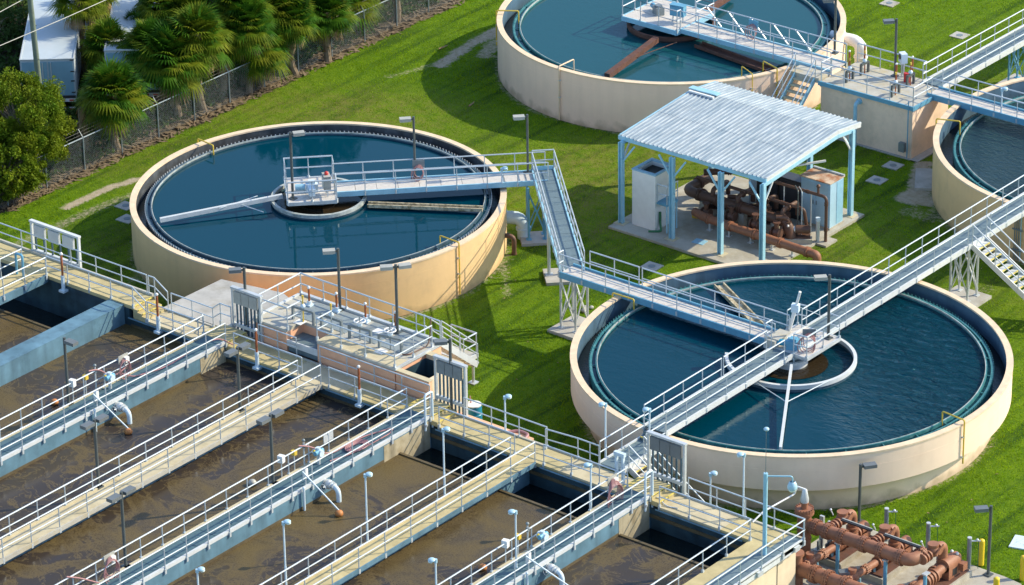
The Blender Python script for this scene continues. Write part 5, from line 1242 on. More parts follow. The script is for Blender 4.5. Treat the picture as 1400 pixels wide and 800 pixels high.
part('side_platform', MB().box(X1,Y0+.1,1.45,X1+.6,Y0+.95,1.55), 'steel_blue', wc, sm=False)
railing(wc, [(X1+.02,Y0+.12,1.55),(X1+.57,Y0+.12,1.55),(X1+.57,Y0+.93,1.55)], h=.9, sp=.8, drop=0)
for y in (Y0+.15, Y0+.9): part('platform_leg', MB().cyl((X1+.55,y,.12), .035, 1.34, 7), 'steel_sky', wc)
hose('green hose hanging on the side of the tall white cabinet', [Vector((X1+.06,Y0+.3,1.0)), Vector((X1+.1,Y0+.25,.4)), Vector((X1+.3,Y0+.1,.16)), Vector((X1-.2,Y0-.25,.15))], 'green_hose', .06)
# blue cabinet, dark panels
bc = thing('blue_cabinet', 'light blue double door cabinet with rusting top at right under the shelter', 'cabinet', (1.95,27,.12))
part('casing', MB().box(1.15,26.5,.16,2.76,27.55,2.4), 'cab_blue', bc, sm=False); part('plinth', MB().box(1.12,26.45,.12,2.8,27.6,.2), 'slab', bc, sm=False)
for k in (0, 1): 
    dd = part('door', MB().box(1.2+.77*k,26.47,.3,1.93+.77*k,26.5,2.3), 'cab_blue', bc, sm=False); part('handle', MB().box(1.84+.18*k,26.44,1.2,1.87+.18*k,26.47,1.4), 'steel_grey', dd, sm=False)
part('side_panel', MB().box(2.76,27.02,.25,2.775,27.52,2.32), 'shed_blue', bc, sm=False)
part('top_plate', MB().box(1.1,26.42,2.4,2.8,27.6,2.45), 'rust_top', bc, sm=False); part('back_rail', MB().box(1.1,27.5,2.451,2.8,27.6,2.52), 'galv', bc, sm=False)
for k in range(2):
    t = thing('dark_cabinet', ('black electrical cabinet next to the blue cabinet', 'black electrical cabinet farthest left behind the pipes')[k], 'cabinet', (.1-1.3*k,26.8,.12))
    x = .05-1.28*k; part('casing', MB().box(x-.1,26.5,.14,x+1.08,27.2,2.05), 'dark_panel', t, sm=False); part('door', MB().box(x-.04,26.47,.25,x+1.02,26.5,1.95), 'dark_panel', t, sm=False)
t = thing('window_cabinet', 'pale blue cabinet glimpsed behind the brown pipes under the roof', 'cabinet', (-1.6,27.4,.12)); part('casing', MB().box(-2.2,27.1,.14,-1.45,27.7,1.7), 'cab_blue', t, sm=False); part('door', MB().box(-2.1,27.07,.25,-1.55,27.1,1.6), 'white_blue', t, sm=False)
# brown pipework
def flanged(t, pts, r, m, fl, rb=None, n=14, bolts=0):
    part('pipe_run', pipe(MB(), pts, r, rb, n), m, t)
    for i, f in fl:
        a, b = Vector(pts[i]), Vector(pts[i+1]); c = a+(b-a)*f; d = (b-a).normalized(); mb = MB()
        for o in (-.05, .05): mb.disc(c+d*o, d, r*1.24, .07, n)
        if bolts:
            u_ = d.cross(Vector((0,0,1)) if abs(d.z) < .9 else Vector((1,0,0))).normalized(); v_ = d.cross(u_)
            for k in range(bolts):
                q = c+(u_*cos(2*PI*k/bolts)+v_*sin(2*PI*k/bolts))*r*1.14; mb.tube([q-d*.14, q+d*.14], .03, 5)
        part('flange', mb, m, t)
ph = thing('pipe_header', 'large dark brown pipe header running the length of the shelter', 'pipe', (-1.2,24.4,.12), 'brown pipes under the shelter')
flanged(ph, [(-3.9,26.2,1.05),(-3.9,24.45,1.05),(1.9,24.4,1.05),(2.1,24.4,.25)], .24, 'dark_pipe', [(0,.4),(1,.14),(1,.33),(1,.55),(1,.78),(1,.95)], .5)
flanged(ph, [(-3.6,24.95,1.62),(2.4,24.95,1.62),(2.4,25.3,.2)], .08, 'dark_pipe', [(0,.2),(0,.5),(0,.8)], .2, 10)
for x in (-2.3,-.9,.4,1.6): part('riser', pipe(MB(), [(x,24.4,1.05),(x,24.4,1.55),(x,25.6,1.55),(x,25.6,.9)], .11, .22, 10).disc((x,24.8,1.55),(0,1,0),.17,.06,12), 'dark_pipe', ph)
for x in (-2.8,-.6,1.2): part('saddle', MB().cbox((x,24.4,.12), .3, .3, .7), 'slab', ph, sm=False)
pl = thing('pipe_header', 'lower dark brown pipe leaving the shelter slab towards the front tank', 'pipe', (0,23.3,.12), 'brown pipes under the shelter')
flanged(pl, [(-2.7,23.55,.62),(-2.0,23.3,.62),(4.1,23.05,.62),(4.45,23.05,.62),(4.45,23.05,-.3)], .2, 'brown_pipe', [(1,.05),(1,.25),(1,.48),(1,.72),(1,.97)], .45)
for x in (-1.6,-.5,.7,1.9,3.0): part('support_leg', MB().cyl((x,23.2,.12), .05, .4, 8).cbox((x,23.2,.12), .22, .22, .04), 'galv', pl)
pr = thing('overhead_pipe', 'thin brown pipe crossing the shelter and dropping to the slab at right', 'pipe', (3.3,25.4,.12), 'brown pipes under the shelter')
flanged(pr, [(-3.6,25.4,2.3),(3.3,25.4,2.3),(3.3,25.4,0.0)], .075, 'dark_pipe', [(0,.3),(0,.62),(0,.85),(1,.15),(1,.7)], .22, 10)
part('air_valve', MB().cyl((2.85,25.4,2.36), .06, .3, 8).ball((2.85,25.4,2.72), .1, 8, 6), 'dark_pipe', pr)
for x in (-1.0,.9,2.4): part('hanger_post', MB().cyl((x,25.5,.12), .03, 2.15, 6), 'galv', pr)
pu = thing('overhead_pipe', 'brown pipe bundle at the back left of the shelter', 'pipe', (-3,26.6,.12), 'brown pipes under the shelter')
flanged(pu, [(-4.6,26.0,2.2),(-2.7,26.3,2.35),(-2.6,27.9,2.3),(-2.6,27.9,.1)], .13, 'dark_pipe', [(0,.2),(0,.7),(1,.4),(2,.2)], .25, 10)
flanged(pu, [(-3.7,25.6,1.6),(-2.2,26.9,1.65),(-1.2,26.9,1.6),(-1.2,26.9,.1)], .16, 'dark_pipe', [(0,.35),(0,.6),(0,.8),(1,.5)], .25, 10)
flanged(pu, [(-3.4,25.0,.5),(-1.8,25.7,.55),(.9,25.6,.55)], .12, 'dark_pipe', [(0,.5),(1,.3),(1,.7)], .2, 10)
def pump(label, x, y, rz, m='brown_pipe', s=1.0):
    t = thing('pump', label, 'pump', (x,y,.12), 'rusty pumps under the shelter')
    A_ = lambda a, b, z: at((x,y), a*s, b*s, .12+z*s, rz)
    part('plinth', MB().cbox((x,y,.10), 1.5*s, .7*s, .24*s, rz), 'slab', t, sm=False); part('base_plate', MB().cbox((x,y,.10+.24*s), 1.35*s, .5*s, .06*s, rz), m, t, sm=False)
    part('volute', MB().ball(A_(-.35,0,.58), .27*s, 14, 10).disc(A_(-.62,0,.58), A_(1,0,0)-A_(0,0,0), .25*s, .07*s), m, t)
    part('motor', MB().tube([A_(.0,0,.58), A_(.62,0,.58)], .2*s, 14).tube([A_(.6,0,.58), A_(.68,0,.58)], .16*s, 12), m, t)
    part('discharge', pipe(MB(), [A_(-.35,0,.6), A_(-.35,0,1.15), A_(-.9,0,1.15)], .12*s, .25*s, 10), m, t); part('flange', MB().disc(A_(-.35,0,.95), (0,0,1), .18*s, .06*s), m, t)
    part('coupling', MB().disc(A_(-.06,0,.58), A_(1,0,0)-A_(0,0,0), .16*s, .07*s), 'galv', t); part('gauge', MB().ball(A_(-.35,-.25,.85), .06*s, 8, 6), 'white', t)
    return t
pump('rusty pump at the right front corner of the shelter slab', 2.2, 24.6, rad(35), 'dark_pipe')
pump('rusty pump behind the large header near the middle of the shelter', .6, 25.3, rad(35), 'dark_pipe')
pump('rusty pump behind the large header left of the middle', -1.0, 25.2, rad(35), 'dark_pipe', .95)
pump('rusty pump beside the tall white cabinet', -2.7, 25.0, rad(35), 'dark_pipe', .9)
def valve(label, x, y, z, r=.22):
    t = thing('gate_valve', label, 'valve', (x,y,z), 'brown valves under the shelter')
    part('body', MB().ball((x,y,z), r, 12, 8).disc((x-.2,y,z), (1,0,0), r*1.05, .06).disc((x+.2,y,z), (1,0,0), r*1.05, .06), 'dark_pipe', t); part('bonnet', MB().cyl((x,y,z+r*.7), r*.5, .3, 10), 'dark_pipe', t); part('wheel', MB().disc((x,y,z+r*.7+.34), (0,0,1), r*.8, .04), 'rust', t); return t
for lab, x, y, z in (('valve on the lower brown pipe at its left end', -2.2, 23.75, .62), ('valve between the two brown headers left', -.9, 23.9, .75), ('valve between the two brown headers middle', .5, 23.85, .75), ('valve between the two brown headers right', 1.7, 23.8, .7)): valve(lab, x, y, z)
t = thing('bucket', 'small yellow block on the slab behind the blue column', 'block', (-2.9,24.0,.12)); part('body', MB().cbox((-2.9,24.0,.12), .4, .3, .24, .4), 'yellow_pipe', t, sm=False); part('lid', MB().cbox((-2.9,24.0,.36), .42, .32, .03, .4), 'yellow_pipe', t, sm=False)
t = thing('floor_hatch', 'small blue hatch lying on the shelter slab near the front columns', 'hatch', (-1.2,21.9,.12)); part('plate', MB().cbox((-1.2,21.9,.121), .6, .5, .02, .1), 'shed_blue', t, sm=False); part('handle', MB().cbox((-1.2,21.9,.141), .16, .04, .02, .1), 'galv', t, sm=False)
t = thing('conduit_bend', 'dark bent conduit standing in front of the blue cabinet', 'conduit', (1.95,24.9,.12)); part('conduit', MB().tube(fillet([(2.2,24.75,.12),(2.2,24.75,2.55),(1.75,25.15,2.55)], .15), .03, 7), 'lamp_dark', t); part('conduit', MB().tube(fillet([(2.35,24.85,.12),(2.35,24.85,2.5),(1.9,25.25,2.5)], .15), .02, 6), 'galv', t)
t = thing('filter_stand', 'silver cylinder on the slab edge beside the brown drop pipe', 'filter', (3.0,25.25,.12)); part('cylinder', MB().cyl((3.0,25.2,.12), .09, 1.0, 12), 'galv', t); part('head', MB().cyl((3.0,25.2,1.12), .11, .16, 12), 'white_blue', t)
t = thing('light_strip', 'long pale lamp tube hung under the right eave of the shelter', 'lamp', (2.3,26,3.3)); part('tube', MB().beam((1.2,25.4,3.25),(2.2,26.9,3.28),.1,.08), 'alu_white', t); part('hanger', MB().tube([(1.7,26.15,3.3),(1.7,26.15,4.4)], .015, 5), 'galv', t)
# ------------------------------------------------------------------ lamp posts (each copied from one master of its kind)
def head(mb, p, ang, L=.52, W=.31, H=.14):
    mb.cbox(at((p.x,p.y), .12+L/2, 0, p.z-H, ang), L, W, H, ang); return mb
def box_lamp(label, base, top_y, heads, m_head='lamp_head', m_post='lamp_dark', r=.062, foot=True):
    """square shoebox lamp on a straight post; base is the foot, top_y the picture row of its tip"""
    px, py = PXY(base); h = (top_y-py)/(PXY(base+UPV)[1]-py)
    t = thing('lamp_post', label, 'lamp post', tuple(base), 'box headed lamp posts')
    part('pole', MB().tube([base, base+UPV*h], r, 10), m_post, t)
    if foot: part('base_plate', MB().cbox(base, .3, .3, .05), m_post, t, sm=False)
    tp = base+UPV*(h-.04)
    for a in heads:
        hd = part('lamp_head', head(MB(), tp, a), m_head, t, sm=False)
        part('arm', MB().beam(tp-UPV*.08, at((tp.x,tp.y), .16, 0, tp.z-.08, a), .06, .08), m_post, hd)
        part('lens', MB().cbox(at((tp.x,tp.y), .12+.29, 0, tp.z-.163, a), .40, .24, .02, a), 'glass', hd, sm=False)
    return t
# head directions that read as left / right in the picture
CR = math.atan2(RT.y, RT.x)
dR, dL = CR+.25, CR+PI+.12
xP, xN = 0.0, PI
W = WX
L_ = lambda i, px, z: onX(W[i][0]-.02, z, px)
box_lamp('lamp post with one head on the first grating walkway from the left', L_(1, 94, ZR), 462, [xP])
box_lamp('two headed lamp post on the pale walkway, left of the pair on it', L_(2, 135, ZC), 574, [PI/2, -PI/2])
box_lamp('two headed lamp post on the pale walkway near the cross walkway', L_(2, 328.5, ZC), 475, [PI/2, -PI/2])
box_lamp('two headed lamp post on the middle grating walkway near the bottom left corner', L_(3, 172, ZR), 673, [PI/2, -PI/2])
box_lamp('two headed lamp post on the middle grating walkway beside the instruments', L_(3, 373.5, ZR), 567, [PI/2, -PI/2])
box_lamp('lamp post with one head standing by the brownish gate frame', onY(YO+.3, ZC, 338), 366, [dL])
box_lamp('lamp post with one head standing by the dark grey gate frame', onY(YO+.12, ZC, 617.5), 464, [dL])
box_lamp('lamp post with one pale head on the pink box deck, left of the pair', B_(465, 424), 340, [dL], 'lamp_tan')
box_lamp('lamp post with two pale heads on the pink box deck, right of the pair', B_(543.5, 455), 362, [dL, dR], 'lamp_tan')
box_lamp('lamp post with pale head on the centre platform of the tan tank', dA(-1.2,-.95), 181, [dR], 'lamp_tan')
box_lamp('lamp post with pale head in the middle of the tan tank bridge', dA(4.45,.58), 160, [dL], 'lamp_tan', r=.055)
box_lamp('lamp post with pale head on the landing between tan tank bridge and catwalk', dA(9.6,.5), 157, [dL], 'lamp_tan', r=.055)
box_lamp('lamp post with pale head on the front tank bridge platform', Vector((12.35,12.4,zm)), 376, [dL], 'lamp_tan')
box_lamp('dark lamp post on the lawn between the front tank and the brown pumps', P(1174.5, 713), 635, [dR])
box_lamp('dark lamp post at the right corner of the pump slab', P(1351, 786, .1), 692, [dL])
box_lamp('dark lamp post on the deck of the cream box behind the shelter', T_(1223.5, 104), 26, [dL])
box_lamp('dark lamp post where the rusty skimmer tank bridge meets the cream box', T_(1141, 73), -3, [dL])
box_lamp('low dark lamp beside the brown pipes at the bottom edge', Vector((22.35,-.2,.1)), 778, [dL], r=.05)
def goose_lamp(label, base, top_y, ang=None, r=.035):
    px, py = PXY(base); h = (top_y-py)/(PXY(base+UPV)[1]-py); ang = dR if ang is None else ang
    t = thing('small_lamp', label, 'lamp post', tuple(base), 'small pale blue lamps on thin posts')
    part('pole', MB().tube([base, base+UPV*(h*.35)], r*1.2, 8).tube([base+UPV*(h*.35), base+UPV*h], r, 8), 'white_blue', t)
    tp = base+UPV*h
    part('lamp_head', MB().ball(at((tp.x,tp.y), .14, 0, tp.z+.02, ang), .145, 12, 8, .5).cyl(tp-UPV*.1, .07, .14, 10), 'lamp_blue', t)
    part('lens', MB().ball(at((tp.x,tp.y), .18, 0, tp.z-.05, ang), .10, 10, 6, .6), 'glass', t)
    return t
for lab, i, px, ty, an in (('small blue lamp nearest the bottom edge, left of the fourth walkway', 4, 275, 780, None), ('small blue lamp, second from the left on the fourth walkway', 4, 391.5, 715, None), ('small blue lamp in the middle of the fourth walkway', 4, 502.5, 650, None),
                       ('small blue lamp at the upper end of the fourth walkway', 4, 608, 588, None), ('small blue lamp leaning left at the bottom edge near the front tank walkway', 5, 597, 766, dL), ('small blue lamp facing left beside the valve on the grating walkway near the front tank', 5, 706, 700, dL),
                       ('small blue lamp facing left near the gate frame by the front tank', 5, 808, 636, dL)):
    z = ZR if i == 5 else ZC
    goose_lamp(lab, onX(W[i][0]-.06, z, px) if i == 4 or px != 706 else onX(W[i][0]+.5, z, px), ty, an)
goose_lamp('small blue lamp on the outer rail above the blue barrel', onY(YO+.05, ZC, 691), 543, dR)
goose_lamp('small blue lamp left of the front tank bridge end', Vector((10.93,-.9,zp)), 553, dL)
goose_lamp('small blue lamp at the front tank bridge rail end', Vector((12.07,.45,zp)), 560, dL)
goose_lamp('small blue lamp leaning by the outer rail right of the pale gate frame', P(971, 697, 1.0), 648, dR)
goose_lamp('small blue lamp standing taller by the outer rail near the walkway corner', onY(YO+.05, ZC-.3, 1016), 622, dL)
goose_lamp('small white lamp on the rail of the walkway to the right edge tank', Vector((5.0, 37.3, zd)), 122, dR)
goose_lamp('small white lamp where the tan tank bridge meets its landing', dA(8.3,-.6), 231, dR)
# tall blue post with globe lamp on an arm
gp = onX(20.2, ZC-.3, 1045); gb = Vector((gp.x, gp.y, ZC-.3)); hT = HT(*PXY(gb), gb.z, 648); t = thing('globe_lamp', 'tall blue post with globe lamp on an arm and thin mast at the walkway corner', 'lamp post', tuple(gb))
part('pole', MB().tube([gb, gb+UPV*hT], .085, 12), 'steel_sky', t); ga = gb+UPV*(hT-.12); ge = at((ga.x,ga.y), 1.0, 0, ga.z, CR-.05)
part('arm', MB().tube(fillet([ga, ge, ge-UPV*.25], .1), .03, 8), 'steel_sky', t); gl = part('lamp_shade', MB().lathe((ge.x,ge.y,ge.z-.52), [(.09,.3),(.13,.27),(.19,.12),(.19,.02),(.16,-.02)], 16), 'lamp_blue', t); part('globe', MB().ball((ge.x,ge.y,ge.z-.55), .155, 12, 8, .8), 'glass', gl)
part('thin_mast', MB().tube([gb+UPV*hT, gb+UPV*(hT+1.8)], .012, 5), 'steel_grey', t); part('sensor_dome', MB().ball(gb+UPV*(hT+1.85), .11, 12, 8, .7), 'lamp_blue', t)
# ------------------------------------------------------------------ pump slab with brown pipework at bottom right
slab_ = part('pump_slab', MB().prism([(18.8,-4.0),(27.0,-4.0),(27.0,4.25),(26.2,4.35),(18.8,4.35)], -.05, .1), 'slab', sm=False, label='pale concrete pump slab at the bottom right corner', cat='concrete slab')
BP = 'brown_pipe'
hd = thing('pipe_header', 'upper brown pipe header with bolted flanges from the riser to the pumps', 'pipe', (19.3,.75,.1), 'brown pipes on the pump slab')
HZ = 1.72
part('riser', MB().cyl((19.3,.75,.0), .275, 2.25, 22), BP, hd)
flanged(hd, [(19.3,.75,HZ),(24.25,.75,HZ),(24.25,1.6,HZ)], .255, BP, [(0,.11),(0,.22),(0,.36),(0,.56),(0,.72),(0,.90),(1,.75)], .55, 20, 18)
part('riser_flange', MB().disc((19.3,.75,2.2), (0,0,1), .38, .1, 22).disc((19.3,.75,2.32), (0,0,1), .36, .1, 22), BP, hd)
part('riser_band', MB().tube([(19.3,.75,1.05),(19.3,.75,1.12)], .30, 22), BP, hd)
part('bolt_ring', [mb_ := MB(), [mb_.tube([(19.3+.34*cos(k*PI/9), .75+.34*sin(k*PI/9), 2.12), (19.3+.34*cos(k*PI/9), .75+.34*sin(k*PI/9), 2.42)], .03, 5) for k in range(18)]][0], BP, hd, kind='stuff')
part('neck', MB().cyl((19.3,.75,2.36), .13, .3, 14).cyl((19.3,.75,2.6), .17, .05, 14), BP, hd)
part('air_valve', MB().lathe((19.3,.75,2.65), [(.001,0),(.16,0),(.17,.12),(.13,.3),(.10,.5),(.06,.56),(.001,.56)], 16), 'galv', hd)
part('vent_pipe', MB().tube(fillet([(19.3,.75,3.2),(19.05,.6,3.3),(18.95,.55,2.95),(18.6,-1.0,2.75),(18.5,-1.55,2.5)], .06, 3), .035, 8), 'white', hd)
lw = thing('pipe_header', 'lower thick brown suction pipe along the bottom edge', 'pipe', (20,-1.9,.1), 'brown pipes on the pump slab')
LZ = .85
flanged(lw, [(20.15,-1.0,-.1),(20.15,-1.0,LZ),(27,-1.0,LZ)], .29, BP, [(1,.13),(1,.22),(1,.33),(1,.5)], .6, 20, 18)
part('blind_end', MB().tube([(20.15,-1.0,.7),(20.15,-1.0,1.45)], .25, 18).disc((20.15,-1.0,1.45), (0,0,1), .32, .1, 20), BP, lw)
px_b = [onY(1.9, 2.0, q).x for q in (1153, 1211, 1277)]
for k, x in enumerate(px_b):
    nm = ('left', 'middle', 'right')[k]
    t = thing('check_valve', nm+' brown check valve and elbow behind the upper header', 'valve', (x,1.8,HZ), 'check valves on the pump slab')
    part('branch', pipe(MB(), [(x,.75 if k < 2 else 1.3,HZ),(x,1.75,HZ)], .155, None, 16).disc((x,1.12,HZ), (0,1,0), .22, .07, 16).disc((x,1.30,HZ), (0,1,0), .22, .07, 16).disc((x,1.5,HZ), (0,1,0), .22, .07, 16), BP, t)
    part('valve_body', MB().ball((x,1.85,HZ+.06), .26, 16, 12).cyl((x,1.85,HZ+.18), .20, .16, 16).disc((x,1.85,HZ+.34), (0,0,1), .225, .06, 16), BP, t)
    part('side_lever', MB().beam((x+.3,1.6,HZ+.05),(x+.3,2.1,HZ+.3), .05, .1).disc((x+.28,1.85,HZ+.1), (1,0,0), .12, .1, 12), BP, t)
    part('elbow', pipe(MB(), [(x,1.9,HZ+.05),(x,2.55,HZ+.05),(x,2.55,.7)], .19, .48, 18).disc((x,2.12,HZ+.05), (0,1,0), .26, .07, 18).disc((x,2.55,1.1), (0,0,1), .25, .07, 16).disc((x,2.55,.95), (0,0,1), .25, .06, 16), BP, t)
    part('drain_cock', MB().tube([(x-.2,1.5,HZ+.3),(x-.25,1.4,HZ+.55)], .025, 6).ball((x-.25,1.4,HZ+.56), .05, 8, 6), 'galv', t)
    u_ = thing('pump', nm+' brown pump on its rusty base plate under the elbow', 'pump', (x,2.6,.1), 'brown pumps on the pump slab')
    part('plinth', MB().box(x-.55,.95,.08,x+.55,3.6,.34), 'slab', u_, sm=False); part('base_plate', MB().box(x-.46,1.05,.341,x+.46,3.5,.40), 'rust', u_, sm=False)
    part('volute', MB().ball((x,2.4,.72), .29, 16, 12).disc((x,2.02,.72), (0,1,0), .3, .1, 16), BP, u_)
    part('bearing_frame', MB().tube([(x,2.55,.72),(x,3.0,.72)], .17, 14).disc((x,2.85,.72), (0,1,0), .24, .08, 14).box(x-.2,2.75,.40,x+.2,3.3,.62), BP, u_)
    part('motor', MB().tube([(x,3.0,.78),(x,3.45,.78)], .22, 16).box(x-.26,2.98,.41,x+.26,3.46,.62), BP, u_)
    part('coupling', MB().disc((x,3.0,.72), (0,1,0), .12, .1, 12), 'galv', u_); 
    s_ = thing('suction_pipe', nm+' brown suction branch between the lower pipe and its pump', 'pipe', (x,0,.1), 'suction branches on the pump slab')
    flanged(s_, [(x,-.9,LZ),(x,1.95,.72)], .15, BP, [(0,.14),(0,.24),(0,.52),(0,.84)], None, 16, 12)
    part('gate_body', MB().ball((x,-.32,LZ), .24, 14, 10).cyl((x,-.32,LZ+.1), .16, .22, 12).disc((x,-.32,LZ+.34), (0,0,1), .17, .06, 14), BP, s_)
    for z_, y_ in ((0, .2), (0, 1.2)): part('support_leg', MB().cyl((x+.0,y_,.1), .05, .46, 8).cbox((x,y_,.1), .26, .26, .03), 'steel_sky', s_)
    part('bellows', [mb_ := MB(), [mb_.disc((x,1.35+.09*j,.72), (0,1,0), .25, .045, 16) for j in range(6)]][0], BP, s_, kind='stuff')
x = onY(2.75, .8, 1298).x
m4 = thing('motor_pump', 'brown motor with shiny bolts at the right end of the pump row', 'pump', (x,2.8,.1), 'brown pumps on the pump slab')
part('plinth', MB().box(x-.55,1.2,.08,x+.5,3.6,.36), 'slab', m4, sm=False); part('base_plate', MB().box(x-.46,1.3,.361,x+.42,3.5,.42), 'rust', m4, sm=False)
part('motor', MB().tube([(x,2.3,.95),(x,3.1,.95)], .28, 18).box(x-.28,2.3,.42,x+.28,3.1,.95).ball((x,3.1,.95), .28, 14, 10), BP, m4); part('bolt', MB().ball((x-.1,3.05,1.24), .07, 8, 6).ball((x+.14,3.05,1.22), .07, 8, 6), 'alu_white', m4)
part('window', MB().box(x+.281,2.55,.5,x+.29,2.85,.8), 'black', m4, sm=False)
part('bellows', [mb_ := MB(), [mb_.disc((x,1.0+.1*j,.85), (0,1,0), .3-.012*(j % 2)*4, .06, 16) for j in range(8)]][0], BP, m4, kind='stuff'); part('shaft', MB().tube([(x,-.2,.8),(x,2.3,.9)], .19, 14), BP, m4); part('side_lug', MB().box(x+.2,2.95,.6,x+.5,3.25,.9), BP, m4, sm=False)
for k, px in enumerate((1147, 1212, 1266)):
    q = onY(.75, .1, px); t = thing('pipe_stand', ('left', 'middle', 'right')[k]+' blue post propping the upper brown header', 'post', (q.x,.75,.1), 'blue pipe stands')
    part('post', MB().cyl((q.x,.62,.1), .075, HZ-.36, 10), 'steel_blue', t); part('cradle', MB().cbox((q.x,.68,HZ-.28), .2, .3, .05), 'galv', t)
rail_ = thing('angle_bar', 'dark bar lying between the check valves behind the header', 'bar', (21.5,1.25,2.05)); part('bar', MB().beam((px_b[0]+.3,1.32,HZ+.33),(px_b[1]-.25,1.32,HZ+.33),.1,.06), 'black', rail_); part('bar_cap', MB().beam((px_b[0]+.3,1.40,HZ+.36),(px_b[1]-.25,1.40,HZ+.36),.05,.03), 'lamp_tan', rail_)
rail_ = thing('angle_bar', 'dark bar between the middle and right check valves', 'bar', (23.5,1.25,2.05)); part('bar', MB().beam((px_b[1]+.3,1.32,HZ+.33),(px_b[2]-.25,1.32,HZ+.33),.1,.06), 'black', rail_); part('bar_cap', MB().beam((px_b[1]+.3,1.40,HZ+.36),(px_b[2]-.25,1.40,HZ+.36),.05,.03), 'lamp_tan', rail_)
for k, (px, ty) in enumerate(((1211, 696), (1268, 716), (1324, 736))):
    q = onY(3.95, .1, px); h = HT(px, PXY(q)[1], .1, ty); t = thing('seal_water_post', ('left', 'middle', 'right')[k]+' grey post with small tap arm at the far edge of the pump slab', 'post', tuple(q), 'grey posts behind the pumps')
    part('post', MB().cyl(q, .085, h, 12), 'steel_grey', t); part('cap', MB().cyl(q+UPV*h, .09, .04, 12), 'galv', t); tp = q+UPV*(h-.12)
    part('tap_arm', MB().tube([tp, at((tp.x,tp.y), .42, 0, tp.z, CR)], .03, 6).ball(at((tp.x,tp.y), .3, 0, tp.z+.04, CR), .06, 8, 6), 'galv', t); e_ = at((tp.x,tp.y), .36, 0, tp.z, CR); part('thin_line', MB().tube([e_, (e_.x,e_.y,.15)], .014, 5), 'green_hose', t)
for k in range(3):
    q = onY(1.9, .1, 1124+11*k); t = thing('steel_bracket', ('left', 'middle', 'right')[k]+' of the three pale steel brackets behind the riser', 'bracket', tuple(q), 'pale steel brackets behind the riser')
    part('upright', MB().box(q.x-.12,q.y-.05,.1,q.x+.06,q.y+.05,1.55-.12*k), 'galv', t, sm=False); part('foot', MB().box(q.x-.2,q.y-.35,.1,q.x+.14,q.y+.1,.16), 'galv', t, sm=False); part('gusset', MB().prism([(q.x-.05,q.y-.3),(q.x+.0,q.y-.3),(q.x+.0,q.y-.04),(q.x-.05,q.y-.04)], .16, .55), 'steel_grey', t, sm=False)
def bollard(label, p, h=1.05):
    t = thing('bollard', label, 'bollard', tuple(p), 'yellow bollards'); part('post', MB().cyl(p, .12, h, 16), 'yellow', t); part('dome', MB().ball(p+UPV*h, .12, 14, 8, .6), 'yellow', t)
bollard('yellow bollard left of the dark lamp post on the slab', P(1341, 772, .05)); bollard('yellow bollard cut by the right edge of the photo', P(1398, 793, .0), 1.0); bollard('yellow bollard cut by the bottom edge of the photo', P(1361, 826, .1), 1.1)
# ------------------------------------------------------------------ chain link fence
FX = -29.4
fn = thing('chain_link_fence', 'grey chain link fence with barbed wire arms along the palms', 'fence', (FX,20,0))
fy = [3.35+2.55*k for k in range(-9, 29)]; FH = 1.72
pmh = mesh_of('post', MB().tube([(0,0,-.05),(0,0,FH+.05)], .036, 7)); smooth(pmh)
arm_m = mesh_of('barb_arm', MB().tube([(0,0,FH),(-.28,0,FH+.36)], .02, 6))
for k, y in enumerate(fy): inst('post', pmh, 'fence', fn, (FX,y,0)); inst('barb_arm', arm_m, 'fence', fn, (FX,y,0))
part('top_rail', MB().tube([(FX,fy[0],FH),(FX,fy[-1],FH)], .034, 7), 'fence', fn)
for k in range(3): part('barbed_wire', MB().tube([(FX-.09*(k+1),fy[0],FH+.12*(k+1)),(FX-.09*(k+1),fy[-1],FH+.12*(k+1))], .005, 4), 'lamp_dark', fn)
def mesh_mat():
    m = bpy.data.materials.new('chain_link'); m.use_nodes = True; n, l = m.node_tree.nodes, m.node_tree.links
    b = n['Principled BSDF']; b.inputs['Base Color'].default_value = (.30,.35,.38,1); b.inputs['Metallic'].default_value = .3; b.inputs['Roughness'].default_value = .5
    geo = n.new('ShaderNodeNewGeometry'); sx = n.new('ShaderNodeSeparateXYZ'); l.new(geo.outputs['Position'], sx.inputs[0])
    outs = []
    for s in (1, -1):
        a = n.new('ShaderNodeMath'); a.operation = 'MULTIPLY_ADD'; l.new(sx.outputs['Z'], a.inputs[0]); a.inputs[1].default_value = s; l.new(sx.outputs['Y'], a.inputs[2])
        q = n.new('ShaderNodeMath'); q.operation = 'PINGPONG'; l.new(a.outputs[0], q.inputs[0]); q.inputs[1].default_value = .05
        c = n.new('ShaderNodeMath'); c.operation = 'LESS_THAN'; l.new(q.outputs[0], c.inputs[0]); c.inputs[1].default_value = .0035; outs.append(c.outputs[0])
    mx = n.new('ShaderNodeMath'); mx.operation = 'MAXIMUM'; l.new(outs[0], mx.inputs[0]); l.new(outs[1], mx.inputs[1]); l.new(mx.outputs[0], b.inputs['Alpha'])
    return m
part('wire_mesh', MB().add([(FX-.04,fy[0],.03),(FX-.04,fy[-1],.03),(FX-.04,fy[-1],FH-.03),(FX-.04,fy[0],FH-.03)], [(0,1,2,3)]), mesh_mat(), fn, sm=False)
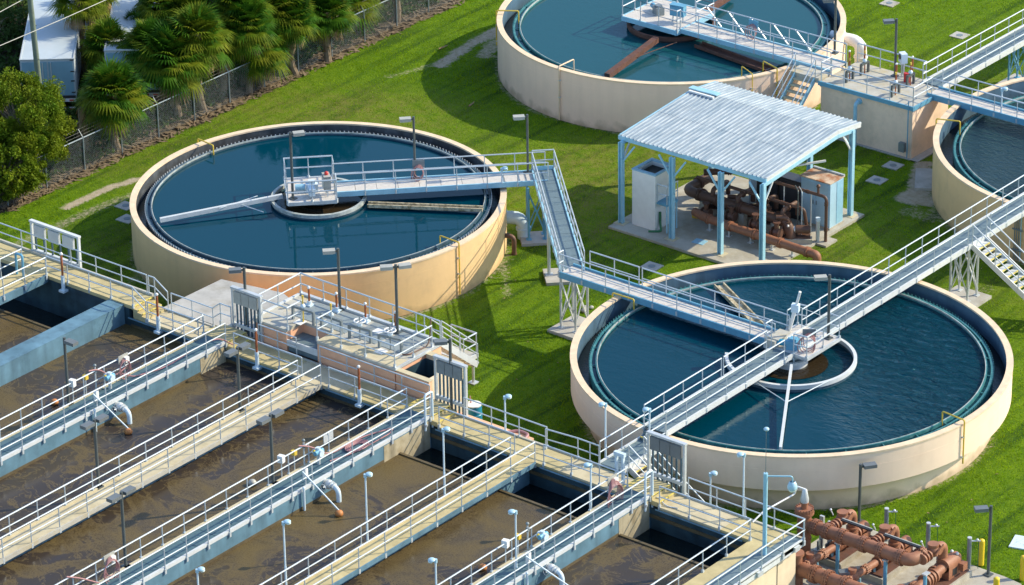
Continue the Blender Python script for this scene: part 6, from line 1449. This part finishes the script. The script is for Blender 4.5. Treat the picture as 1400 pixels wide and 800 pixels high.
# ------------------------------------------------------------------ palms
def frond(mb, o, d, L, droop, R_, nb=15, wd=.5):
    """fan leaf: stalk then blades spreading from its tip, each a narrow bent strip"""
    o, d = Vector(o), Vector(d).normalized(); up = Vector((0,0,1)); s = d.cross(up)
    if s.length < .05: s = Vector((1,0,0))
    s.normalize(); nrm = s.cross(d)
    st = L*R_.uniform(.42,.55); tip = o+d*st-up*droop*st*.25
    w_ = .018; mb.add([o-s*w_, o+s*w_, tip+s*w_*.7, tip-s*w_*.7], [(0,1,2,3)])
    b = L-st
    for k in range(nb):
        t = (k/(nb-1)-.5)*2; a = t*1.75*wd*2
        dd = (d*cos(a)+s*sin(a)-up*.12).normalized(); bl = b*(1-.25*abs(t))*R_.uniform(.85,1.1)
        m_ = tip+dd*bl*.55-up*droop*bl*.12+nrm*.05*cos(a); e = tip+dd*bl-up*droop*bl*(.55+.3*abs(t)); p = dd.cross(nrm).normalized()*(.02+.022*b)
        mb.add([tip-p*.3, tip+p*.3, m_+p, m_-p, e], [(0,1,2,3), (3,2,4)])
def palm_meshes(seed, n=52, R=2.0, yel=.3, nb=15):
    R_ = random.Random(seed); A_, B2, D_ = MB(), MB(), MB()
    for i in range(n):
        a = i*2.399963+R_.uniform(-.25,.25); el = rad(80-104*(i/n))+R_.uniform(-.12,.12)
        d = (cos(a)*cos(el), sin(a)*cos(el), sin(el)); L = R*R_.uniform(.62,1.05)*(.9 if el > .9 else 1)
        frond(B2 if R_.random() < yel+.35*(i/n > .6) else A_, (cos(a)*.1, sin(a)*.1, .1*sin(el)), d, L, .22+.34*(1-sin(max(el,-.6))), R_, nb)
    for i in range(16):
        a = R_.uniform(0,6.28); frond(D_, (cos(a)*.12, sin(a)*.12, -.25), (cos(a)*.5, sin(a)*.5, -R_.uniform(.5,1.0)), R*R_.uniform(.5,.75), .9, R_, 8, .3)
    return [mesh_of('crown_fronds', A_), mesh_of('olive_fronds', B2), mesh_of('dead_fronds', D_)]
PV = [palm_meshes(11, 130, 2.0, .25, 19), palm_meshes(12, 115, 2.0, .45, 18), palm_meshes(13, 100, 2.0, .65, 17)]
def palm(label, p, R, var, trunk_r=.16, rz=0.0):
    t = thing('palm_tree', label, 'palm tree', (p.x,p.y,0), 'cabbage palms behind the fence'); z = p.z
    pts = [Vector((p.x+.12*sin(k*1.3+p.x), p.y+.1*cos(k*1.7+p.y), -.05+(z+.05)*k/6)) for k in range(7)]; pts[-1] = Vector((p.x,p.y,z))
    part('trunk', MB().tube(pts, trunk_r*1.25, 9, r2=trunk_r), 'trunk', t)
    sk = MB()
    R_ = random.Random(int(p.x*100))
    for k in range(34):     # old leaf boots round the trunk
        q = .15+.85*k/34; c = pts[min(5,int(q*6))].lerp(pts[min(6,int(q*6)+1)], q*6-int(q*6)); a = k*2.4
        d = Vector((cos(a),sin(a),0)); b0 = c+d*trunk_r*.9; b1 = c+d*(trunk_r+.16)+UPV*R_.uniform(.12,.25); s_ = Vector((-sin(a),cos(a),0))*.07
        sk.add([b0-s_, b0+s_, b1+s_*.6, b1-s_*.6], [(0,1,2,3)])
    part('leaf_boots', sk, 'frond_dead', t, sm=False, kind='stuff')
    for me_, mm_ in zip(PV[var], ('frond','frond_y','frond_dead')):
        o = inst(me_.name.split('.')[0], me_, mm_, t, (p.x,p.y,z), rz); o.scale = (R/2.0,)*3
    return t
for lab, px, py, z, R, v_ in (('broad green palm nearest the oak and the fence corner', 154, 128, 2.9, 2.2, 0), ('big dark green palm overhanging the fence, second from the oak', 236, 80, 3.1, 2.35, 0),
        ('small palm between the two trailers', 148, 62, 3.0, 1.7, 1), ('tall palm with bare trunk beside the left trailer', 108, 0, 4.6, 1.8, 2), ('olive palm at the top edge between the big palms', 262, 18, 3.6, 2.0, 1),
        ('mid sized green palm right of the big dark palm', 302, 58, 2.7, 1.8, 1), ('fluffy green palm leaning on the fence in the middle', 352, 64, 2.1, 2.0, 0), ('olive palm at the top edge above the middle fence posts', 378, 14, 3.4, 1.9, 2),
        ('green palm right of the grey bare trunk at the top edge', 474, -4, 2.0, 2.1, 1), ('dark palm behind at the top edge left of the olive palm', 325, 8, 4.2, 2.0, 0), ('dark small palm in front of the right trailer', 186, 44, 2.6, 1.4, 0),
        ('palm at the top edge with yellow mossy trunk', 540, -62, 3.6, 1.9, 1), ('dark palm at the top edge in front of the right trailer', 222, 6, 4.0, 1.8, 0),
        ('dark green palm wedged between the big dark palm and the right trailer', 205, 62, 3.4, 1.9, 0), ('leaning olive palm behind the big dark palm', 270, 48, 4.0, 2.0, 1), ('dark palm behind the fluffy palm at the top edge', 335, 34, 3.6, 1.9, 0),
        ('dark palm left of the grey bare trunk', 398, 26, 3.0, 1.7, 0), ('dark palm right of the grey bare trunk behind the fence', 446, 18, 2.6, 1.8, 0),
        ('olive palm at the top edge right of the tall bare palm', 132, -18, 5.0, 1.6, 2)):
    palm(lab, P(px, py, z), R, v_, rz=px*.1)
dp = P(115, 205); t = thing('dead_palm', 'dead palm stump with shaggy brown bark behind the fence', 'dead palm', (dp.x,dp.y,0)); part('trunk', MB().tube([(dp.x,dp.y,-.05),(dp.x+.05,dp.y,1.0),(dp.x-.03,dp.y,2.2)], .24, 9, r2=.16), 'trunk', t)
sk = MB(); R_ = random.Random(3)
for k in range(60):
    z = R_.uniform(.2,2.3); a = R_.uniform(0,6.28); d = Vector((cos(a),sin(a),0)); c = Vector((dp.x,dp.y,z)); s_ = Vector((-sin(a),cos(a),0))*.08; L = R_.uniform(.2,.5)
    sk.add([c+d*.15-s_, c+d*.15+s_, c+d*.38+s_*.5-UPV*L, c+d*.38-s_*.5-UPV*L], [(0,1,2,3)])
part('hanging_bark', sk, 'frond_dead', t, sm=False, kind='stuff')
# ------------------------------------------------------------------ leafy trees
def leaf_tree(name, label, p, h, R, nleaf, lm, seed, trunk_r=.2, zc0=.55, flat=.9, cat='tree', group=None, ls=.16):
    R_ = np.random.default_rng(seed); t = thing(name, label, cat, (p[0],p[1],0), group)
    tr = MB().tube([(p[0],p[1],-.1),(p[0]+.1,p[1],h*.3),(p[0]-.05,p[1]+.1,h*.62)], trunk_r, 9, r2=trunk_r*.5); cl = []
    nl = 120 if nleaf > 15000 else 45
    for k in range(nl):
        a = R_.uniform(0,2*PI); u_ = R_.uniform(-.75,1); rr = math.sqrt(max(0,1-u_*u_*.8))*R*R_.uniform(.55,1.0)
        cl.append((p[0]+rr*cos(a), p[1]+rr*sin(a), h*zc0+u_*R*flat, R_.uniform(.14,.36)*R*.6))
    for k in range(0, nl, 3):
        c = cl[k]; b = (p[0],p[1],h*R_.uniform(.25,.5)); mid = ((b[0]+c[0])/2, (b[1]+c[1])/2, (b[2]+c[2])/2+.2); tr.tube([b, mid, c[:3]], trunk_r*.35, 6, r2=trunk_r*.1)
    part('trunk', tr, 'bark', t)
    per = nleaf//nl; V_, F_ = [], []
    for (cx, cy, cz, cr) in cl:
        d = R_.normal(size=(per,3)); d /= np.linalg.norm(d,axis=1)[:,None]; q = np.array([cx,cy,cz])+d*cr*R_.uniform(.2,1.35,(per,1))**.7
        e1 = R_.normal(size=(per,3)); e1 /= np.linalg.norm(e1,axis=1)[:,None]; e2 = np.cross(e1, R_.normal(size=(per,3))); e2 /= np.linalg.norm(e2,axis=1)[:,None]
        s_ = ls*R_.uniform(.5,1.2,(per,1)); o = sum(len(x) for x in V_)
        V_.append(np.stack([q-e1*s_, q+e2*s_*.45, q+e1*s_, q-e2*s_*.45],1).reshape(-1,3)); F_.append(np.arange(per*4).reshape(-1,4)+o)
    mb = MB(); mb.v = [tuple(x) for x in np.concatenate(V_)]; mb.f = [tuple(map(int,x)) for x in np.concatenate(F_)]
    part('crown', mb, lm, t, sm=False); return t
oq = tuple(P(27, 174, 2.9))[:2]
leaf_tree('oak_tree', 'bushy yellow green oak at the left edge in front of the trailers', oq, 5.3, 2.5, 64000, 'leaf', 4, .2, .52, .95, ls=.072)
leaf_tree('oak_tree', 'lower dark green tree at the left edge beside the oak', tuple(P(8, 225, 1.8))[:2], 3.6, 1.9, 22000, 'leaf', 5, .15, .5, .8, ls=.085)
for lab, px, py, r_, sd_ in (('dark shrub behind the fence just right of the oak', 98, 215, .9, 31), ('dark shrub behind the fence under the big palms', 205, 150, .8, 32), ('dark shrub behind the fence near the mossy trunk', 500, 18, 1.0, 33), ('dark undergrowth shrub behind the grey bare trunk', 395, 45, 1.0, 34),
                            ('dark shrub left of the left trailer', 15, 75, 1.5, 35), ('dark shrub between the trailers', 118, 85, 1.1, 36), ('dark shrub under the middle palms', 290, 95, 1.0, 37)):
    p = P(px, py); leaf_tree('shrub', lab, (p.x-1.0,p.y), r_*1.5, r_, 1700, 'leaf_dark', sd_, .05, .5, .7, 'shrub', 'dark shrubs behind the fence', .12)
for lab, px, py, m_, sd_ in (('tall tree with grey bare trunk at the top edge', 419, 54, 'leaf_dark', 41), ('tall dark tree standing behind the right trailer', 232, -40, 'leaf_dark', 42), ('tall dark tree at the upper left corner behind the trailer', -25, 20, 'leaf_dark', 43)):
    p = P(px, py); t = leaf_tree('tall_tree', lab, (p.x,p.y), 11.0, 3.2, 5000, m_, sd_, .17, .80, .7, 'tree', 'tall trees beyond the fence', .2)
# dense dark undergrowth between and behind the palms: reads as one mass
R_ = np.random.default_rng(99); V_ = []
nU = 90000
ux = R_.uniform(-50, -29.75, nU); uy = R_.uniform(4, 52, nU)
hh = np.clip(.9+.9*lump(ux, uy, .9, 61)+.5*lump(ux, uy, 2.3, 62), .08, 2.6)*np.clip((-29.6-ux)/2.2, .12, 1)
ux, uy, hh = (a_[hh > .12] for a_ in (ux, uy, hh))
uz = hh*R_.uniform(0, 1, len(ux))**.6
e1 = R_.normal(size=(len(ux),3)); e1 /= np.linalg.norm(e1,axis=1)[:,None]; e2 = np.cross(e1, R_.normal(size=(len(ux),3))); e2 /= np.linalg.norm(e2,axis=1)[:,None]
q = np.stack([ux,uy,uz],1); s_ = R_.uniform(.06,.2,(len(ux),1))
mb = MB(); mb.v = [tuple(x) for x in np.stack([q-e1*s_, q+e2*s_*.4, q+e1*s_, q-e2*s_*.4],1).reshape(-1,3)]; mb.f = [tuple(map(int,x)) for x in np.arange(len(ux)*4).reshape(-1,4)]
part('undergrowth', mb, 'leaf_dark', sm=False, kind='stuff', label='dark tangled undergrowth filling the strip behind the fence', cat='undergrowth')
# ------------------------------------------------------------------ trailers, pole, wires
def trailer(label, px, py, w_, L, h, ang):
    """box trailer seen from its rear doors; (px,py) is the ground under the left rear corner"""
    p = P(px, py); ax = Vector((cos(ang), sin(ang), 0)); sd2 = Vector((ax.y, -ax.x, 0))    # ax points away from the camera, sd2 to its right
    t = thing('box_trailer', label, 'trailer', (p.x,p.y,0), 'white box trailers behind the palms'); Z0 = 1.15
    def bx(a0, a1, s0, s1, z0, z1): 
        q = [p+ax*a+sd2*s for a, s in ((a0,s0),(a0,s1),(a1,s1),(a1,s0))]; return MB().prism([(v.x,v.y) for v in q], z0, z1)
    part('body', bx(0,L,0,w_,Z0,h), 'trailer', t, sm=False)
    for k in (0, 1):
        d_ = part('rear_door', bx(-.03,0,.08+k*w_/2-.02*k,w_/2-.02+k*(w_/2-.06),Z0+.18,h-.1), 'trailer_door_shaded', t, sm=False)
        part('lock_rod', bx(-.06,-.03,w_/2-.25+k*.4,w_/2-.21+k*.4,Z0+.1,h-.12), 'galv', d_)
    for z in (Z0+.3, Z0+.9, Z0+1.4, Z0+2.0): part('hinge', bx(-.05,-.03,w_-.2,w_-.02,z,z+.06), 'dark_panel', t, sm=False)
    part('roof_rim', bx(-.04,.05,-.02,w_+.02,h,h+.06), 'galv', t, sm=False); part('roof_rim', bx(.05,L,-.02,.05,h,h+.05), 'galv', t, sm=False); part('roof_rim', bx(.05,L,w_-.05,w_+.02,h,h+.05), 'galv', t, sm=False)
    part('sill_band', bx(-.035,0,.02,w_-.02,Z0+.02,Z0+.16), 'dark_panel', t, sm=False)
    for k in range(6):
        part('reflector', bx(-.05,-.034,.1+k*w_/6,.1+k*w_/6+w_/12,Z0-.12,Z0-.04), 'red', t, sm=False); part('reflector', bx(-.02,.0,.1+k*w_/6,.1+k*w_/6+w_/12,.55,.63), 'red', t, sm=False)
    part('bumper_bar', bx(0,.1,.05,w_-.05,.52,.66), 'white', t, sm=False); part('sill_bar', bx(-.033,.08,.02,w_-.02,Z0-.16,Z0), 'white', t, sm=False)
    for s in (.6, w_-.7): part('bumper_post', bx(.02,.1,s,s+.1,.6,Z0), 'steel_grey', t, sm=False)
    for a in (1.6, 2.9):
        for s in (.12, w_-.42): c = p+ax*a+sd2*(s+.15)+UPV*.5; wh = part('wheel', MB().disc(c, sd2, .5, .3, 20), 'black', t); part('rim', MB().disc(c+sd2*.02, sd2, .25, .3, 14), 'galv', wh)
    part('chassis', bx(.3,L-1,w_/2-.5,w_/2+.5,.9,Z0), 'dark_panel', t, sm=False); part('landing_leg', bx(L-2.5,L-2.35,.5,.65,.05,.9), 'steel_grey', t, sm=False)
    return t
ang_t = math.atan2(FW.y, FW.x)
trailer('white box trailer at the upper left beside the pole', 33, 166, 2.62, 13.0, 3.2, ang_t+.03)
trailer('white box trailer half hidden by palms right of the pole', 148, 158, 2.6, 13.0, 3.4, ang_t+.02)
pq = P(60, 176); t = thing('utility_pole', 'thick grey green utility pole in front of the left trailer', 'utility pole', (pq.x,pq.y,0)); pole_top = pq+Vector((-.35*RT.x,-.35*RT.y,10.5)); part('pole', MB().tube([pq-UPV*.1, pole_top], .155, 12, r2=.125), 'wood_pole', t); part('bracket', MB().tube([pq+UPV*5.4, pq+UPV*5.4-RT*.3], .03, 6), 'steel_grey', t)
for k, (a_, b_) in enumerate((((-60, 88), (230, -38)), ((-60, 46), (60, -16)))):
    p0, p1 = P(*a_, 6.5), P(*b_, 6.9); d = (p1-p0); t = thing('power_line', ('lower','upper')[k]+' of the two pale cables crossing the upper left corner', 'cable', tuple(p0), 'overhead cables')
    part('cable', MB().tube([p0-d*1.2, p0, p0+d*.5-UPV*.05, p1, p1+d*1.5], .018, 6), 'lamp_tan', t)
# dead leaves, sticks and fallen fronds along the fence
R_ = np.random.default_rng(77); mb = MB()
for k in range(2800):
    y = R_.uniform(-2, 44); x = FX-R_.exponential(1.1)+.55
    if x < -36: continue
    a = R_.uniform(0, 2*PI); L = R_.uniform(.06,.30); w_ = R_.uniform(.015,.05); z = R_.uniform(.01,.10); tl = R_.uniform(-.15,.3)*L
    d = Vector((cos(a),sin(a),0)); s_ = Vector((-sin(a),cos(a),0))*w_; c = Vector((x,y,z)); mb.add([c-d*L-s_, c-d*L+s_, c+s_*1.4+UPV*tl*.4, c-s_*1.4+UPV*tl*.4, c+d*L+UPV*tl], [(0,1,2,3),(3,2,4)])
part('leaf_litter', mb, mat('dry_leaf', (.20,.15,.09), .85, var=.4, scale=4, col2=(.20,.13,.07), c2scale=3), sm=False, kind='stuff', label='dead leaves and fallen palm fronds under the chain link fence', cat='leaf litter')
for k, (a_, b_) in enumerate((((172, 182), (215, 163)), ((600, 67), (612, 62)), ((641, 145), (648, 139)), ((289, 106), (297, 122)))):
    p0, p1 = P(*a_, .08), P(*b_, .12); t = thing('fallen_branch', ('long pale branch lying behind the fence under the palms', 'short pale stick on the lawn above the sand patch', 'tiny pale stick on the lawn left of the upper tank shadow', 'broken pale frond stalk caught on the fence top')[k], 'branch', tuple(p0), 'fallen branches')
    part('stick', MB().tube([p0, (p0+p1)/2+Vector((.05,.08,.03)), p1], .045, 6, r2=.02), 'frond_dead', t)
for k in range(0):
    p = P(random.uniform(330,700), random.uniform(110,190)) if k < 10 else P(random.uniform(690,1000), random.uniform(190,300))
# light bits of litter lie on the lawn too
mb = MB()
for k in range(150):
    p = P(R_.uniform(200,1390), R_.uniform(0,780)); 
    if abs(np.hypot(p.x-CA[0],p.y-CA[1])) < 8.7 or np.hypot(p.x-CB[0],p.y-CB[1]) < 9.2 or np.hypot(p.x-CC[0],p.y-CC[1]) < 8.8 or np.hypot(p.x-CD[0],p.y-CD[1]) < 9.2 or p.y < .5 or p.x < -28 or (-6 < p.x < 3.2 and 20 < p.y < 30): continue
    mb.cbox((p.x,p.y,.06), R_.uniform(.03,.12), R_.uniform(.02,.05), .02, R_.uniform(0,6))
part('lawn_debris', mb, 'frond_dead', sm=False, kind='stuff', label='small pale leaves scattered over the mown lawn', cat='leaf litter')
